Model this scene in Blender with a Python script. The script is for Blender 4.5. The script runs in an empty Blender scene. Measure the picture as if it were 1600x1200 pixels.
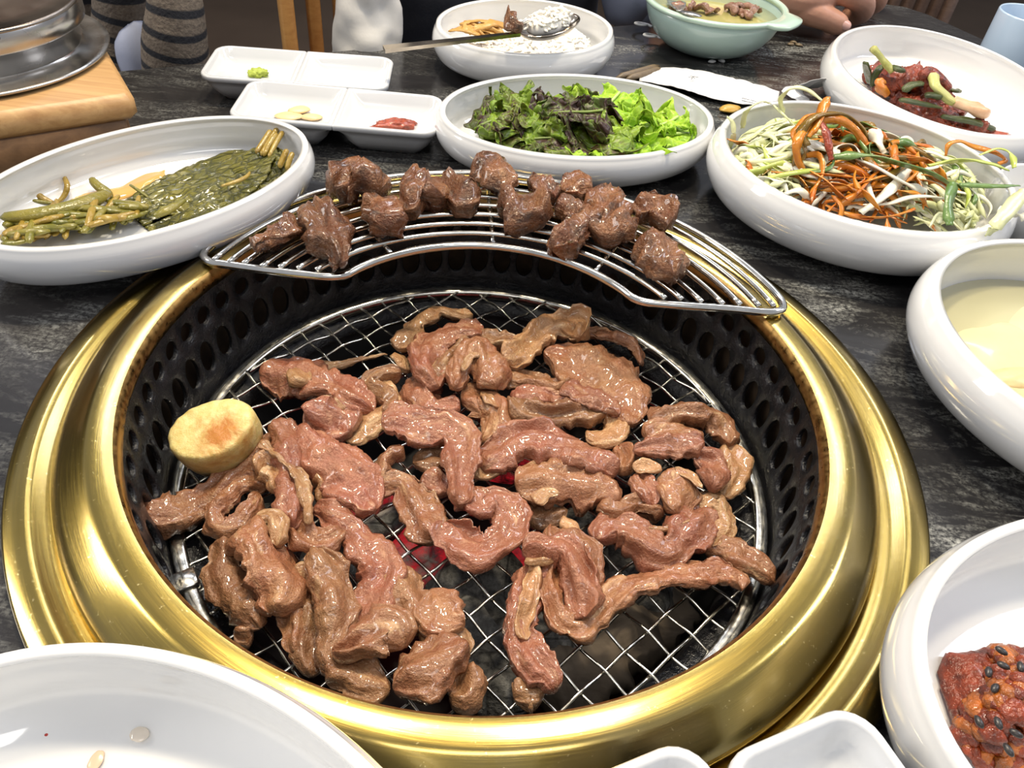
import bpy, math, random
import numpy as np
from mathutils import Vector, Matrix

# ------------------------------------------------------------------ camera, world, lights, exposure
scene = bpy.context.scene
COL = scene.collection
F_PX = 1200.0
PITCH, ROLL = 0.7630438559, 0.1149416579
CAM = np.array([0.011740684, -0.273113938, 0.279371241])
_fw = np.array([0.0, math.cos(PITCH), -math.sin(PITCH)])
_r0 = np.array([1.0, 0.0, 0.0])
_u0 = np.cross(_r0, _fw)
_rt = _r0 * math.cos(ROLL) + _u0 * math.sin(ROLL)
_up = -_r0 * math.sin(ROLL) + _u0 * math.cos(ROLL)

def at(px, py, z):
    """the point of the horizontal plane z seen at pixel (px, py) of the 1600x1200 photograph"""
    d = _fw + (px - 800) / F_PX * _rt - (py - 600) / F_PX * _up
    t = (z - CAM[2]) / d[2]
    return CAM + d * t

def px2m(p, w):
    return w * float(np.dot(np.asarray(p) - CAM, _fw)) / F_PX

cam_data = bpy.data.cameras.new('camera')
cam = bpy.data.objects.new('camera', cam_data)
COL.objects.link(cam)
cam_data.sensor_width = 36.0
cam_data.lens = F_PX * 36.0 / 1600.0
cam_data.clip_start = 0.01
cam_data.clip_end = 50
M3 = Matrix(((_rt[0], _up[0], -_fw[0]), (_rt[1], _up[1], -_fw[1]), (_rt[2], _up[2], -_fw[2])))
cam.matrix_world = Matrix.Translation(Vector(CAM)) @ M3.to_4x4()
scene.camera = cam

world = bpy.data.worlds.new('world')
scene.world = world
world.use_nodes = True
bg = world.node_tree.nodes['Background']
bg.inputs['Color'].default_value = (0.88, 0.91, 1.0, 1)
bg.inputs['Strength'].default_value = 0.50

def area_light(name, loc, target, size, size_y, power, color):
    l = bpy.data.lights.new(name, 'AREA')
    l.shape = 'RECTANGLE'
    l.size, l.size_y = size, size_y
    l.energy = power
    l.color = color
    o = bpy.data.objects.new(name, l)
    COL.objects.link(o)
    o.location = loc
    d = Vector(target) - Vector(loc)
    o.rotation_euler = d.to_track_quat('-Z', 'Y').to_euler()
    return o

WARM, COOL, NEUT = (1.0, 0.87, 0.66), (0.84, 0.88, 1.0), (1.0, 0.96, 0.91)
# ceiling lamps of the restaurant: two warm spots just beyond the table, cool panels farther off
area_light('ceiling_lamp_left', (-0.26, 0.52, 1.55), (0.0, 0.05, 0.0), 0.17, 0.12, 17, WARM)
area_light('ceiling_lamp_middle', (0.20, 0.52, 1.55), (0.05, 0.05, 0.0), 0.17, 0.12, 17, WARM)
area_light('ceiling_panel_far', (-0.75, 1.45, 1.55), (0.0, 0.1, 0.0), 1.0, 0.16, 9, COOL)
area_light('ceiling_panel_far_right', (0.65, 1.55, 1.55), (0.1, 0.1, 0.0), 1.0, 0.16, 9, COOL)
area_light('ceiling_panel_right', (1.8, 0.5, 1.5), (0.1, 0.1, 0.0), 0.4, 1.1, 17, COOL)
area_light('ceiling_panel_left', (-2.3, -0.05, 1.45), (0.0, 0.0, 0.0), 0.5, 1.3, 34, NEUT)
area_light('ceiling_panel_behind', (0.15, -0.8, 1.6), (0.0, 0.0, 0.0), 0.9, 0.3, 7, NEUT)
scene.view_settings.view_transform = 'Standard'
scene.view_settings.look = 'None'
scene.view_settings.exposure = -0.06
scene.view_settings.gamma = 1.0
scene.view_settings.use_curve_mapping = False
scene.cycles.max_bounces = 8
scene.cycles.caustics_reflective = False
scene.cycles.caustics_refractive = False

# ------------------------------------------------------------------ numpy noise
def _hash(ix, iy, iz, seed):
    h = (ix * 374761393 + iy * 668265263 + iz * 2147483647 + seed * 1274126177) & 0xFFFFFFFF
    h = ((h ^ (h >> 13)) * 1274126177) & 0xFFFFFFFF
    h = h ^ (h >> 16)
    return (h & 0xFFFF) / 32767.5 - 1.0

def vnoise(p, seed=0):
    p = np.asarray(p, float)
    i = np.floor(p).astype(np.int64)
    f = p - i
    f = f * f * f * (f * (f * 6 - 15) + 10)
    out = 0
    for dx in (0, 1):
        wx = f[..., 0] if dx else 1 - f[..., 0]
        for dy in (0, 1):
            wy = f[..., 1] if dy else 1 - f[..., 1]
            for dz in (0, 1):
                wz = f[..., 2] if dz else 1 - f[..., 2]
                out = out + wx * wy * wz * _hash(i[..., 0] + dx, i[..., 1] + dy, i[..., 2] + dz, seed)
    return out

def fbm(p, seed=0, oct=3):
    p = np.asarray(p, float)
    s, a, t = 0, 1.0, 0.0
    for k in range(oct):
        s = s + a * vnoise(p * (2.03 ** k) + 7.3 * k, seed + k)
        t += a
        a *= 0.5
    return s / t

# ------------------------------------------------------------------ mesh helpers
def mesh_data(name, verts, faces, uvs=None, smooth=True):
    me = bpy.data.meshes.new(name)
    me.from_pydata([tuple(map(float, v)) for v in verts], [], [tuple(map(int, f)) for f in faces])
    if uvs is not None:
        uvl = me.uv_layers.new(name='UVMap')
        idx = np.empty(len(me.loops), np.int32)
        me.loops.foreach_get('vertex_index', idx)
        uvl.data.foreach_set('uv', np.asarray(uvs, np.float32)[idx].ravel())
    if smooth:
        me.polygons.foreach_set('use_smooth', [True] * len(me.polygons))
    me.update()
    return me

class MB:
    """collects shapes that make up one mesh"""
    def __init__(self):
        self.v, self.f, self.uv = [], [], []
    def add(self, v, f, uv=None):
        o = len(self.v)
        self.v.extend([tuple(x) for x in v])
        self.f.extend([tuple(i + o for i in q) for q in f])
        self.uv.extend([tuple(x) for x in uv] if uv is not None else [(0, 0)] * len(v))
        return self

def obj(name, data, mat=None, parent=None, loc=None):
    """links (verts, faces[, uvs]) or an MB or a mesh as ONE object"""
    if isinstance(data, MB):
        data = mesh_data(name, data.v, data.f, data.uv)
    elif isinstance(data, tuple):
        data = mesh_data(name, *data)
    o = bpy.data.objects.new(name, data)
    COL.objects.link(o)
    if mat is not None:
        data.materials.clear()
        data.materials.append(mat)
    if parent is not None:
        o.parent = parent
        # shapes are written in world coordinates: undo the parent's location
        o.matrix_parent_inverse = parent_inv(parent)
    if loc is not None:
        o.location = loc
    return o

def world_mat(o):
    m = o.matrix_basis.copy()
    return (world_mat(o.parent) @ o.matrix_parent_inverse @ m) if o.parent else m

def parent_inv(p):
    return world_mat(p).inverted()

def tag(o, label, cat, group=None, kind=None):
    o['label'] = label
    o['category'] = cat
    if group: o['group'] = group
    if kind: o['kind'] = kind
    return o

def thing(name, loc, label, cat, group=None):
    o = bpy.data.objects.new(name, None)
    o.empty_display_size = 0.02
    COL.objects.link(o)
    o.location = tuple(map(float, loc))
    return tag(o, label, cat, group)

def structure(o):
    o['kind'] = 'structure'
    return o

def flat(o):
    o.data.polygons.foreach_set('use_smooth', [False] * len(o.data.polygons))
    return o

def catmull(P, n):
    P = np.asarray(P, float)
    if len(P) == 2:
        t = np.linspace(0, 1, n)[:, None]
        return P[0] * (1 - t) + P[1] * t
    d = np.r_[0, np.cumsum(np.maximum(np.linalg.norm(np.diff(P[:, :3], axis=0), axis=1), 1e-6) ** 0.5)]
    T = np.linspace(0, d[-1], max(200, n * 4))
    Q = np.vstack([2 * P[0] - P[1], P, 2 * P[-1] - P[-2]])
    D = np.r_[d[0] - (d[1] - d[0]), d, d[-1] + (d[-1] - d[-2])]
    k = np.clip(np.searchsorted(d, T, side='right') - 1, 0, len(d) - 2)
    p0, p1, p2, p3 = Q[k], Q[k + 1], Q[k + 2], Q[k + 3]
    t0, t1, t2, t3 = (D[k + j][:, None] for j in range(4))
    t = T[:, None]
    A1 = (t1 - t) / (t1 - t0) * p0 + (t - t0) / (t1 - t0) * p1
    A2 = (t2 - t) / (t2 - t1) * p1 + (t - t1) / (t2 - t1) * p2
    A3 = (t3 - t) / (t3 - t2) * p2 + (t - t2) / (t3 - t2) * p3
    B1 = (t2 - t) / (t2 - t0) * A1 + (t - t0) / (t2 - t0) * A2
    B2 = (t3 - t) / (t3 - t1) * A2 + (t - t1) / (t3 - t1) * A3
    R = (t2 - t) / (t2 - t1) * B1 + (t - t1) / (t2 - t1) * B2
    s = np.r_[0, np.cumsum(np.linalg.norm(np.diff(R[:, :3], axis=0), axis=1))]
    S = np.linspace(0, s[-1], n)
    return np.stack([np.interp(S, s, R[:, j]) for j in range(R.shape[1])], 1)

def frames(C):
    t = np.gradient(C, axis=0)
    t /= np.linalg.norm(t, axis=1)[:, None] + 1e-12
    up = np.tile(np.array([0, 0, 1.0]), (len(C), 1))
    bad = np.abs(t[:, 2]) > 0.95
    up[bad] = (0, 1, 0)
    side = np.cross(t, up)
    side /= np.linalg.norm(side, axis=1)[:, None] + 1e-12
    up = np.cross(side, t)
    return t, side, up

def loft_rings(rings, cap0=True, cap1=True, closed=True):
    """rings: (n, m, 3)"""
    n, m = rings.shape[:2]
    v = rings.reshape(-1, 3)
    f = []
    for i in range(n - 1):
        for j in range(m if closed else m - 1):
            a, b = i * m + j, i * m + (j + 1) % m
            f.append((a, b, b + m, a + m))
    v = list(map(tuple, v))
    if cap0:
        v.append(tuple(rings[0].mean(0))); c = len(v) - 1
        f += [(c, (j + 1) % m, j) for j in range(m)]
    if cap1:
        v.append(tuple(rings[-1].mean(0))); c = len(v) - 1
        o = (n - 1) * m
        f += [(c, o + j, o + (j + 1) % m) for j in range(m)]
    return v, f

def tube(P, r, segs=8, n=None, ry=None, round_ends=True):
    """round or oval tube along a smooth path; r (and ry) may be lists"""
    P = np.asarray(P, float)
    r = np.full(len(P), r) if np.isscalar(r) else np.asarray(r, float)
    ry = r if ry is None else (np.full(len(P), ry) if np.isscalar(ry) else np.asarray(ry, float))
    n = n or max(2, 6 * (len(P) - 1) + 1)
    C = catmull(np.c_[P, r, ry], n)
    c, rr, yy = C[:, :3], C[:, 3].copy(), C[:, 4].copy()
    if round_ends:
        s = np.r_[0, np.cumsum(np.linalg.norm(np.diff(c, axis=0), axis=1))]
        d = np.minimum(s, s[-1] - s)
        e = np.sqrt(np.clip(1 - np.clip(1 - d / (rr + 1e-9), 0, 1) ** 2, 0.05, 1))
        rr *= e; yy *= e
    t, sd, up = frames(c)
    a = np.linspace(0, 2 * math.pi, segs, endpoint=False)
    rings = c[:, None, :] + sd[:, None, :] * (rr[:, None] * np.cos(a))[:, :, None] + up[:, None, :] * (yy[:, None] * np.sin(a))[:, :, None]
    return loft_rings(rings[:, ::-1])

def strip(P, W, th, seed=0, lump=0.0016, twist=0.3, step=0.0014, M=34, curl=0.5, fine=1.0, taper=0.5, fold=1.7):
    """fleshy folded ribbon (meat): path P (centres), widths W (m), thickness th; gives verts, faces, uvs"""
    P = np.asarray(P, float); W = np.asarray(W, float)
    L = np.sum(np.linalg.norm(np.diff(P, axis=0), axis=1))
    n = int(np.clip(L / step, 14, 130))
    C = catmull(np.c_[P, W], n)
    c, w = C[:, :3], np.abs(C[:, 3])
    s = np.r_[0, np.cumsum(np.linalg.norm(np.diff(c, axis=0), axis=1))]
    t, sd, up = frames(c)
    tw = twist * 1.7 * vnoise(np.c_[s * 30, s * 0 + seed * 3.7, s * 0], seed)
    ct, st = np.cos(tw)[:, None], np.sin(tw)[:, None]
    sd, up = sd * ct + up * st, up * ct - sd * st
    k0 = s * 0 + seed
    wl = w * (1 + fine * (0.16 * vnoise(np.c_[s * 80, k0 + 5.1, k0], seed + 9) + 0.17 * vnoise(np.c_[s * 210, k0 + 1.1, k0], seed + 19) + 0.08 * vnoise(np.c_[s * 480, k0 + 4.1, k0], seed + 29)))
    wr = w * (1 + fine * (0.16 * vnoise(np.c_[s * 80, k0 + 9.4, k0], seed + 10) + 0.17 * vnoise(np.c_[s * 210, k0 + 3.3, k0], seed + 18) + 0.08 * vnoise(np.c_[s * 480, k0 + 6.1, k0], seed + 28)))
    thk = np.minimum(th, w * 0.75) * (1 + 0.25 * vnoise(np.c_[s * 80, k0 + 2.2, k0], seed + 4))
    e = np.ones(n)
    for d, we in ((s, w[0]), (s[-1] - s, w[-1])):
        L0 = max(taper * we, 0.003)
        e *= np.sqrt(np.clip(1 - np.clip(1 - d / L0, 0, 1) ** 2.4, 0.03, 1))
    thk = thk * np.sqrt(e)
    a = np.linspace(0, 2 * math.pi, M, endpoint=False)
    ca, sa = np.cos(a), np.sin(a)
    X = np.sign(ca) * np.abs(ca) ** 0.85
    Y = np.sign(sa) * np.abs(sa) ** 0.7
    SS, AA = np.meshgrid(s, a, indexing='ij')
    XX = np.broadcast_to(X, SS.shape)
    ww = np.where(XX > 0, wl[:, None], wr[:, None]) * e[:, None]
    x = ww / 2 * XX
    # lengthwise folds and rolled edges of the ribbon
    fo = fold * 0.30 * np.minimum(th, 0.012) * 1.5 * fbm(np.stack([XX * 1.7 + seed, SS * 34, SS * 0 + seed * .7], -1), seed + 61, 2)
    fo = fo + fold * 0.0012 * fbm(np.stack([x * 210 + seed, SS * 42, SS * 0 + seed * .3], -1), seed + 63, 2)
    cu = curl * (0.5 + 1.0 * vnoise(np.c_[s * 24, k0 + 8.8, k0], seed + 3))
    fur = 1 + 0.22 * fbm(np.stack([np.cos(AA) * 2.2 + seed, np.sin(AA) * 2.2, SS * 36], -1), seed + 21, 2)
    y = (thk[:, None] / 2) * Y * fur + (fo - (cu * w * 0.20)[:, None] * X ** 2) * e[:, None]
    pts = c[:, None, :] + sd[:, None, :] * x[:, :, None] + up[:, None, :] * y[:, :, None]
    nd = sd[:, None, :] * (X * thk[:, None] / np.maximum(w[:, None], 1e-4))[:, :, None] + up[:, None, :] * (Y + 0 * x)[:, :, None]
    nd /= np.linalg.norm(nd, axis=2)[:, :, None] + 1e-9
    r1 = fbm(pts * 105 + seed, seed + 41, 2)
    r2 = 0.35 - np.abs(fbm(pts * 170 + seed, seed + 51, 2)) * 1.6
    grv = -np.abs(fbm(np.stack([np.cos(AA) * 6 + seed, np.sin(AA) * 6, SS * 40], -1), seed + 31, 2)) * 0.0024 * fine
    dsp = lump * (1.25 * r1 + 0.55 * fine * r2 + 0.4 * fine * fbm(pts * 330 + seed, seed + 71, 2)) + grv * np.minimum(1, w[:, None] / 0.02)
    pts = pts + nd * (dsp * e[:, None])[:, :, None]
    pts = pts[:, ::-1]
    v, f = loft_rings(pts)
    uv = np.stack([SS, np.broadcast_to((AA[:, ::-1] / (2 * math.pi)) * 0.045, SS.shape)], -1).reshape(-1, 2)
    uv = np.vstack([uv, uv[:1], uv[-1:]])
    return v, f, uv

def ribbon(P, w, th=0.0005, n=24, seed=0, twist=0.9, point=True):
    """flat shred with a shallow fold along its middle, pointed ends and a lazy twist"""
    C = catmull(np.asarray(P, float), n)
    t, sd, up = frames(C)
    s = np.linspace(0, 1, n)
    tw = twist * vnoise(np.c_[s * 2.3 + seed * .37, s * 0 + seed, s * 0], seed % 97) * 1.8
    ct, st = np.cos(tw)[:, None], np.sin(tw)[:, None]
    sd, up = sd * ct + up * st, up * ct - sd * st
    e = np.clip(np.minimum(s, 1 - s) * 9, 0.12 if point else .7, 1)[:, None] * (1 + .18 * vnoise(np.c_[s * 7, s * 0 + seed * 1.3, s * 0], 5))[:, None]
    prof = ((-.5, 0), (0, .16), (.5, 0), (.46, -th / w), (0, .16 - th / w), (-.46, -th / w))
    R = np.stack([C + sd * (x * w * e) + up * (y * w * e) for x, y in prof], 1)
    return loft_rings(R[:, ::-1])

def inside(data, key, q1=0.93, lift=0.0):
    """keeps a food's points inside the dish it lies in"""
    c, a, b, rot, h, z0 = DISHES[key]
    v = np.array(data.v if isinstance(data, MB) else data[0], float)
    cr, sr = math.cos(rot), math.sin(rot)
    x, y = v[:, 0] - c[0], v[:, 1] - c[1]
    u, w = (x * cr + y * sr) / a, (-x * sr + y * cr) / b
    r = np.hypot(u, w) + 1e-9
    zf = np.clip((v[:, 2] - z0) / h, 0, 1.2)
    lim = np.interp(zf, [0.12, 0.16, 0.26, 0.38, 0.55], [.30, .62, .83, q1 - .02, q1])
    lim = np.where(zf > 1.03, 9, lim)
    k = np.minimum(1, lim / r)
    v[:, 0] = c[0] + x * k; v[:, 1] = c[1] + y * k
    v[:, 2] = np.maximum(v[:, 2], z0 + .145 * h)
    if isinstance(data, MB):
        data.v = [tuple(q) for q in v]
        return data
    return (v,) + tuple(data[1:])

DISHES = {}
_ICO = {}
def ico(sub):
    if sub not in _ICO:
        import bmesh
        bm = bmesh.new()
        bmesh.ops.create_icosphere(bm, subdivisions=sub, radius=1)
        bm.verts.ensure_lookup_table()
        _ICO[sub] = (np.array([v.co[:] for v in bm.verts]), [tuple(x.index for x in f.verts) for f in bm.faces])
        bm.free()
    return _ICO[sub]

def blob(c, rad, seed=0, amp=0.2, freq=1.6, sub=3, rot=0.0, oct=3, flat_bottom=None, chisel=0):
    """lumpy ball with radii rad about c"""
    v, f = ico(sub)
    rs = np.random.RandomState(seed)
    d = 1 + amp * fbm(v * freq + seed * 1.7, seed, oct)
    p = v * d[:, None]
    for k in range(chisel):
        nrm = rs.normal(size=3); nrm /= np.linalg.norm(nrm)
        lim = rs.uniform(0.45, 0.8)
        h = p @ nrm
        p = p - np.clip(h - lim, 0, None)[:, None] * nrm * 0.92
    p = p * np.asarray(rad)
    cr, sr = math.cos(rot), math.sin(rot)
    p = np.c_[p[:, 0] * cr - p[:, 1] * sr, p[:, 0] * sr + p[:, 1] * cr, p[:, 2]]
    p = p + np.asarray(c)
    if flat_bottom is not None:
        p[:, 2] = np.maximum(p[:, 2], flat_bottom)
    return p, f, v[:, :2] * 0.02

def box(c, size, rot=0.0, bevel=0.0, axes=None):
    """bevelled box; axes: 3x3 rows = local x, y, z"""
    hx, hy, hz = (s / 2 for s in size)
    b = min(bevel, hx * 0.9, hy * 0.9, hz * 0.9)
    def ring(x, y, z, r):
        return [(x, y - r, z), (x - r, y, z), (-x + r, y, z), (-x, y - r, z), (-x, -y + r, z), (-x + r, -y, z), (x - r, -y, z), (x, -y + r, z)]
    if b > 0:
        rings = [ring(hx - b, hy - b, -hz, b * .3), ring(hx, hy, -hz + b, b), ring(hx, hy, hz - b, b), ring(hx - b, hy - b, hz, b * .3)]
    else:
        rings = [[(hx, hy, z), (-hx, hy, z), (-hx, -hy, z), (hx, -hy, z)] for z in (-hz, hz)]
    R = np.array(rings, float)
    m = R.shape[1]
    A = np.array(axes, float) if axes is not None else np.array([[math.cos(rot), math.sin(rot), 0], [-math.sin(rot), math.cos(rot), 0], [0, 0, 1]])
    v = (R.reshape(-1, 3) @ A) + np.asarray(c, float)
    f = [tuple(range(m))[::-1]]
    for i in range(len(R) - 1):
        for j in range(m):
            a0, b0 = i * m + j, i * m + (j + 1) % m
            f.append((a0, b0, b0 + m, a0 + m))
    f.append(tuple((len(R) - 1) * m + j for j in range(m)))
    return v, f

def lathe(prof, c=(0, 0, 0), segs=96, ax=(1, 1), rot=0.0, close=False):
    """prof: list of (r, z). axis scale ax for ovals"""
    a = np.linspace(0, 2 * math.pi, segs, endpoint=False)
    cr, sr = math.cos(rot), math.sin(rot)
    rings = []
    for r, z in prof:
        x, y = r * ax[0] * np.cos(a), r * ax[1] * np.sin(a)
        rings.append(np.c_[x * cr - y * sr + c[0], x * sr + y * cr + c[1], np.full(segs, z + c[2])])
    R = np.array(rings)
    return loft_rings(R, cap0=prof[0][0] > 1e-6 and close, cap1=prof[-1][0] > 1e-6 and close)

# ------------------------------------------------------------------ materials
def srgb(r, g, b):
    def c(x):
        x /= 255.0
        return x / 12.92 if x <= 0.04045 else ((x + 0.055) / 1.055) ** 2.4
    return (c(r), c(g), c(b), 1.0)

class NT:
    def __init__(self, name):
        self.m = bpy.data.materials.new(name)
        self.m.use_nodes = True
        self.t = self.m.node_tree
        self.b = self.t.nodes['Principled BSDF']
    def n(self, typ, **kw):
        x = self.t.nodes.new(typ)
        for k, v in kw.items():
            if k in x.inputs.keys():
                x.inputs[k].default_value = v
            else:
                setattr(x, k, v)
        return x
    def l(self, a, b):
        self.t.links.new(a, b)
    def set(self, **kw):
        for k, v in kw.items():
            self.b.inputs[k.replace('_', ' ')].default_value = v
    def coord(self, kind='Object', scale=(1, 1, 1), rnd=False):
        tc = self.n('ShaderNodeTexCoord')
        mp = self.n('ShaderNodeMapping')
        mp.inputs['Scale'].default_value = scale
        self.l(tc.outputs[kind], mp.inputs['Vector'])
        if rnd:
            oi = self.n('ShaderNodeObjectInfo')
            mul = self.n('ShaderNodeMath', operation='MULTIPLY')
            mul.inputs[1].default_value = 37.0
            self.l(oi.outputs['Random'], mul.inputs[0])
            cmb = self.n('ShaderNodeCombineXYZ')
            for k in range(3): self.l(mul.outputs[0], cmb.inputs[k])
            self.l(cmb.outputs[0], mp.inputs['Location'])
        return mp.outputs['Vector']
    def noise(self, vec, scale, detail=3, rough=0.55, dist=0.0):
        x = self.n('ShaderNodeTexNoise')
        x.inputs['Scale'].default_value = scale
        x.inputs['Detail'].default_value = detail
        x.inputs['Roughness'].default_value = rough
        x.inputs['Distortion'].default_value = dist
        self.l(vec, x.inputs['Vector'])
        return x.outputs['Fac']
    def ramp(self, fac, stops, interp='LINEAR'):
        x = self.n('ShaderNodeValToRGB')
        x.color_ramp.interpolation = interp
        el = x.color_ramp.elements
        while len(el) < len(stops): el.new(0.5)
        for e, (p, c) in zip(el, stops):
            e.position = p
            e.color = c if len(c) == 4 else (*c, 1)
        self.l(fac, x.inputs['Fac'])
        return x.outputs['Color']
    def mix(self, fac, a, b, mode='MIX'):
        x = self.n('ShaderNodeMix', data_type='RGBA', blend_type=mode)
        for s, v in ((0, fac), (6, a), (7, b)):
            if hasattr(v, 'links'): self.l(v, x.inputs[s])
            else: x.inputs[s].default_value = v
        return x.outputs[2]
    def math(self, op, a, b=None):
        x = self.n('ShaderNodeMath', operation=op)
        for s, v in ((0, a), (1, b)):
            if v is None: continue
            if hasattr(v, 'links'): self.l(v, x.inputs[s])
            else: x.inputs[s].default_value = v
        return x.outputs[0]
    def bump(self, height, strength=0.3, dist=0.001, prev=None):
        x = self.n('ShaderNodeBump')
        x.inputs['Strength'].default_value = strength
        x.inputs['Distance'].default_value = dist
        self.l(height, x.inputs['Height'])
        if prev is not None: self.l(prev, x.inputs['Normal'])
        self.l(x.outputs['Normal'], self.b.inputs['Normal'])
        return x.outputs['Normal']
    def color(self, c):
        if hasattr(c, 'links'): self.l(c, self.b.inputs['Base Color'])
        else: self.b.inputs['Base Color'].default_value = c
    def rough(self, c):
        if hasattr(c, 'links'): self.l(c, self.b.inputs['Roughness'])
        else: self.b.inputs['Roughness'].default_value = c

def simple(name, col, rough=0.5, metal=0.0, var=0.12, scale=30, bump=0.0, bscale=200, bdist=0.0006, coat=0.0, sss=0.0, spec=0.5):
    """one colour with a little natural variation and fine relief"""
    n = NT(name)
    vec = n.coord('Object')
    f = n.noise(vec, scale, 3)
    dark = tuple(x * (1 - var) for x in col[:3]) + (1,)
    lite = tuple(min(1, x * (1 + var)) for x in col[:3]) + (1,)
    n.color(n.ramp(f, [(0.3, dark), (0.7, lite)]))
    n.set(Roughness=rough, Metallic=metal, Coat_Weight=coat, Coat_Roughness=0.08, Specular_IOR_Level=spec)
    if sss:
        n.set(Subsurface_Weight=sss, Subsurface_Scale=0.004)
        n.b.inputs['Subsurface Radius'].default_value = (1, 0.5, 0.3)
    if bump:
        n.bump(n.noise(vec, bscale, 3), bump, bdist)
    return n.m

def mat_porcelain(name, col, rough=0.07):
    n = NT(name)
    vec = n.coord('Object')
    f = n.noise(vec, 9, 2)
    n.color(n.ramp(f, [(0.3, tuple(x * .97 for x in col[:3])), (0.7, col)]))
    n.set(Roughness=rough, Coat_Weight=0.6, Coat_Roughness=0.03, Specular_IOR_Level=0.6)
    return n.m

def mat_gold():
    n = NT('brushed_brass')
    tc = n.n('ShaderNodeTexCoord')
    sep = n.n('ShaderNodeSeparateXYZ'); n.l(tc.outputs['Object'], sep.inputs[0])
    ang = n.math('ARCTAN2', sep.outputs[1], sep.outputs[0])
    r2 = n.math('ADD', n.math('MULTIPLY', sep.outputs[0], sep.outputs[0]), n.math('MULTIPLY', sep.outputs[1], sep.outputs[1]))
    rad = n.math('SQRT', r2)
    cm = n.n('ShaderNodeCombineXYZ')
    n.l(n.math('MULTIPLY', ang, 5.0), cm.inputs[0]); n.l(n.math('MULTIPLY', rad, 1500.0), cm.inputs[1]); n.l(n.math('MULTIPLY', sep.outputs[2], 1500.0), cm.inputs[2])
    brush = n.noise(cm.outputs[0], 1.0, 3, 0.7)
    cloud = n.noise(tc.outputs['Object'], 16, 4, 0.6)
    scr = n.noise(tc.outputs['Object'], 420, 2, 0.8)
    col = n.ramp(cloud, [(0.3, (0.34, 0.235, 0.036)), (0.55, (0.40, 0.285, 0.062)), (0.8, (0.45, 0.335, 0.12))])
    col = n.mix(n.ramp(scr, [(0.66, (0, 0, 0)), (0.74, (1, 1, 1))]), col, (0.78, 0.62, 0.26, 1))
    n.color(col)
    n.rough(n.ramp(brush, [(0.2, (0.17,) * 3), (0.8, (0.27,) * 3)]))
    n.set(Metallic=1.0, Coat_Weight=1.0, Coat_Roughness=0.16)
    n.bump(brush, 0.10, 0.0003)
    return n.m

def mat_steel(name, col=(0.62, 0.6, 0.56, 1), rough=0.22, scale=120):
    n = NT(name)
    vec = n.coord('Object')
    f = n.noise(vec, scale, 3)
    n.color(n.ramp(f, [(0.3, tuple(x * .75 for x in col[:3])), (0.65, col)]))
    n.rough(n.ramp(f, [(0.3, (rough * .7,) * 3), (0.7, (rough * 1.5,) * 3)]))
    n.set(Metallic=1.0)
    return n.m

def mat_liner():
    n = NT('greasy_black_enamel')
    vec = n.coord('Object')
    f = n.noise(vec, 260, 4, 0.65)
    g = n.noise(vec, 28, 3)
    n.color(n.ramp(g, [(0.3, (0.005, 0.005, 0.006)), (0.7, (0.012, 0.0115, 0.013))]))
    n.rough(n.ramp(g, [(0.35, (0.16,) * 3), (0.65, (0.38,) * 3)]))
    n.set(Specular_IOR_Level=0.38)
    n.bump(n.math('ADD', f, n.math('MULTIPLY', n.noise(vec, 900, 2, 0.6), 0.5)), 0.75, 0.0012)
    return n.m

def mat_marble():
    n = NT('black_veined_stone')
    vec = n.coord('Object', (1, 1, 1))
    wv = n.noise(vec, 3.2, 4, 0.55, 0.6)
    # flow lines: stretch the domain along the veins
    mp = n.n('ShaderNodeMapping')
    mp.inputs['Rotation'].default_value = (0, 0, math.radians(38))
    mp.inputs['Scale'].default_value = (5.0, 17.0, 5.0)
    n.l(vec, mp.inputs['Vector'])
    flow = n.noise(mp.outputs[0], 1.5, 6, 0.68, 1.6)
    fine = n.noise(mp.outputs[0], 14, 6, 0.72, 1.0)
    grain = n.noise(vec, 420, 3, 0.7)
    veins = n.ramp(flow, [(0.43, (0.02,) * 3), (0.55, (0.5,) * 3), (0.63, (1, 1, 1)), (0.74, (0.2,) * 3)])
    mask = n.math('MULTIPLY', veins, n.ramp(fine, [(0.36, (0, 0, 0)), (0.58, (1, 1, 1))]))
    mask = n.math('MULTIPLY', mask, n.ramp(grain, [(0.38, (0.06,) * 3), (0.60, (1, 1, 1))]))
    base = n.ramp(wv, [(0.35, (0.008, 0.008, 0.0095)), (0.65, (0.030, 0.028, 0.028))])
    mask = n.math('MULTIPLY', mask, n.ramp(n.noise(vec, 5.5, 3), [(0.40, (0.06,) * 3), (0.64, (1, 1, 1))]))
    n.color(n.mix(mask, base, (0.46, 0.46, 0.42, 1)))
    n.rough(n.ramp(fine, [(0.3, (0.12,) * 3), (0.7, (0.22,) * 3)]))
    n.set(Specular_IOR_Level=0.5)
    return n.m

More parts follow.
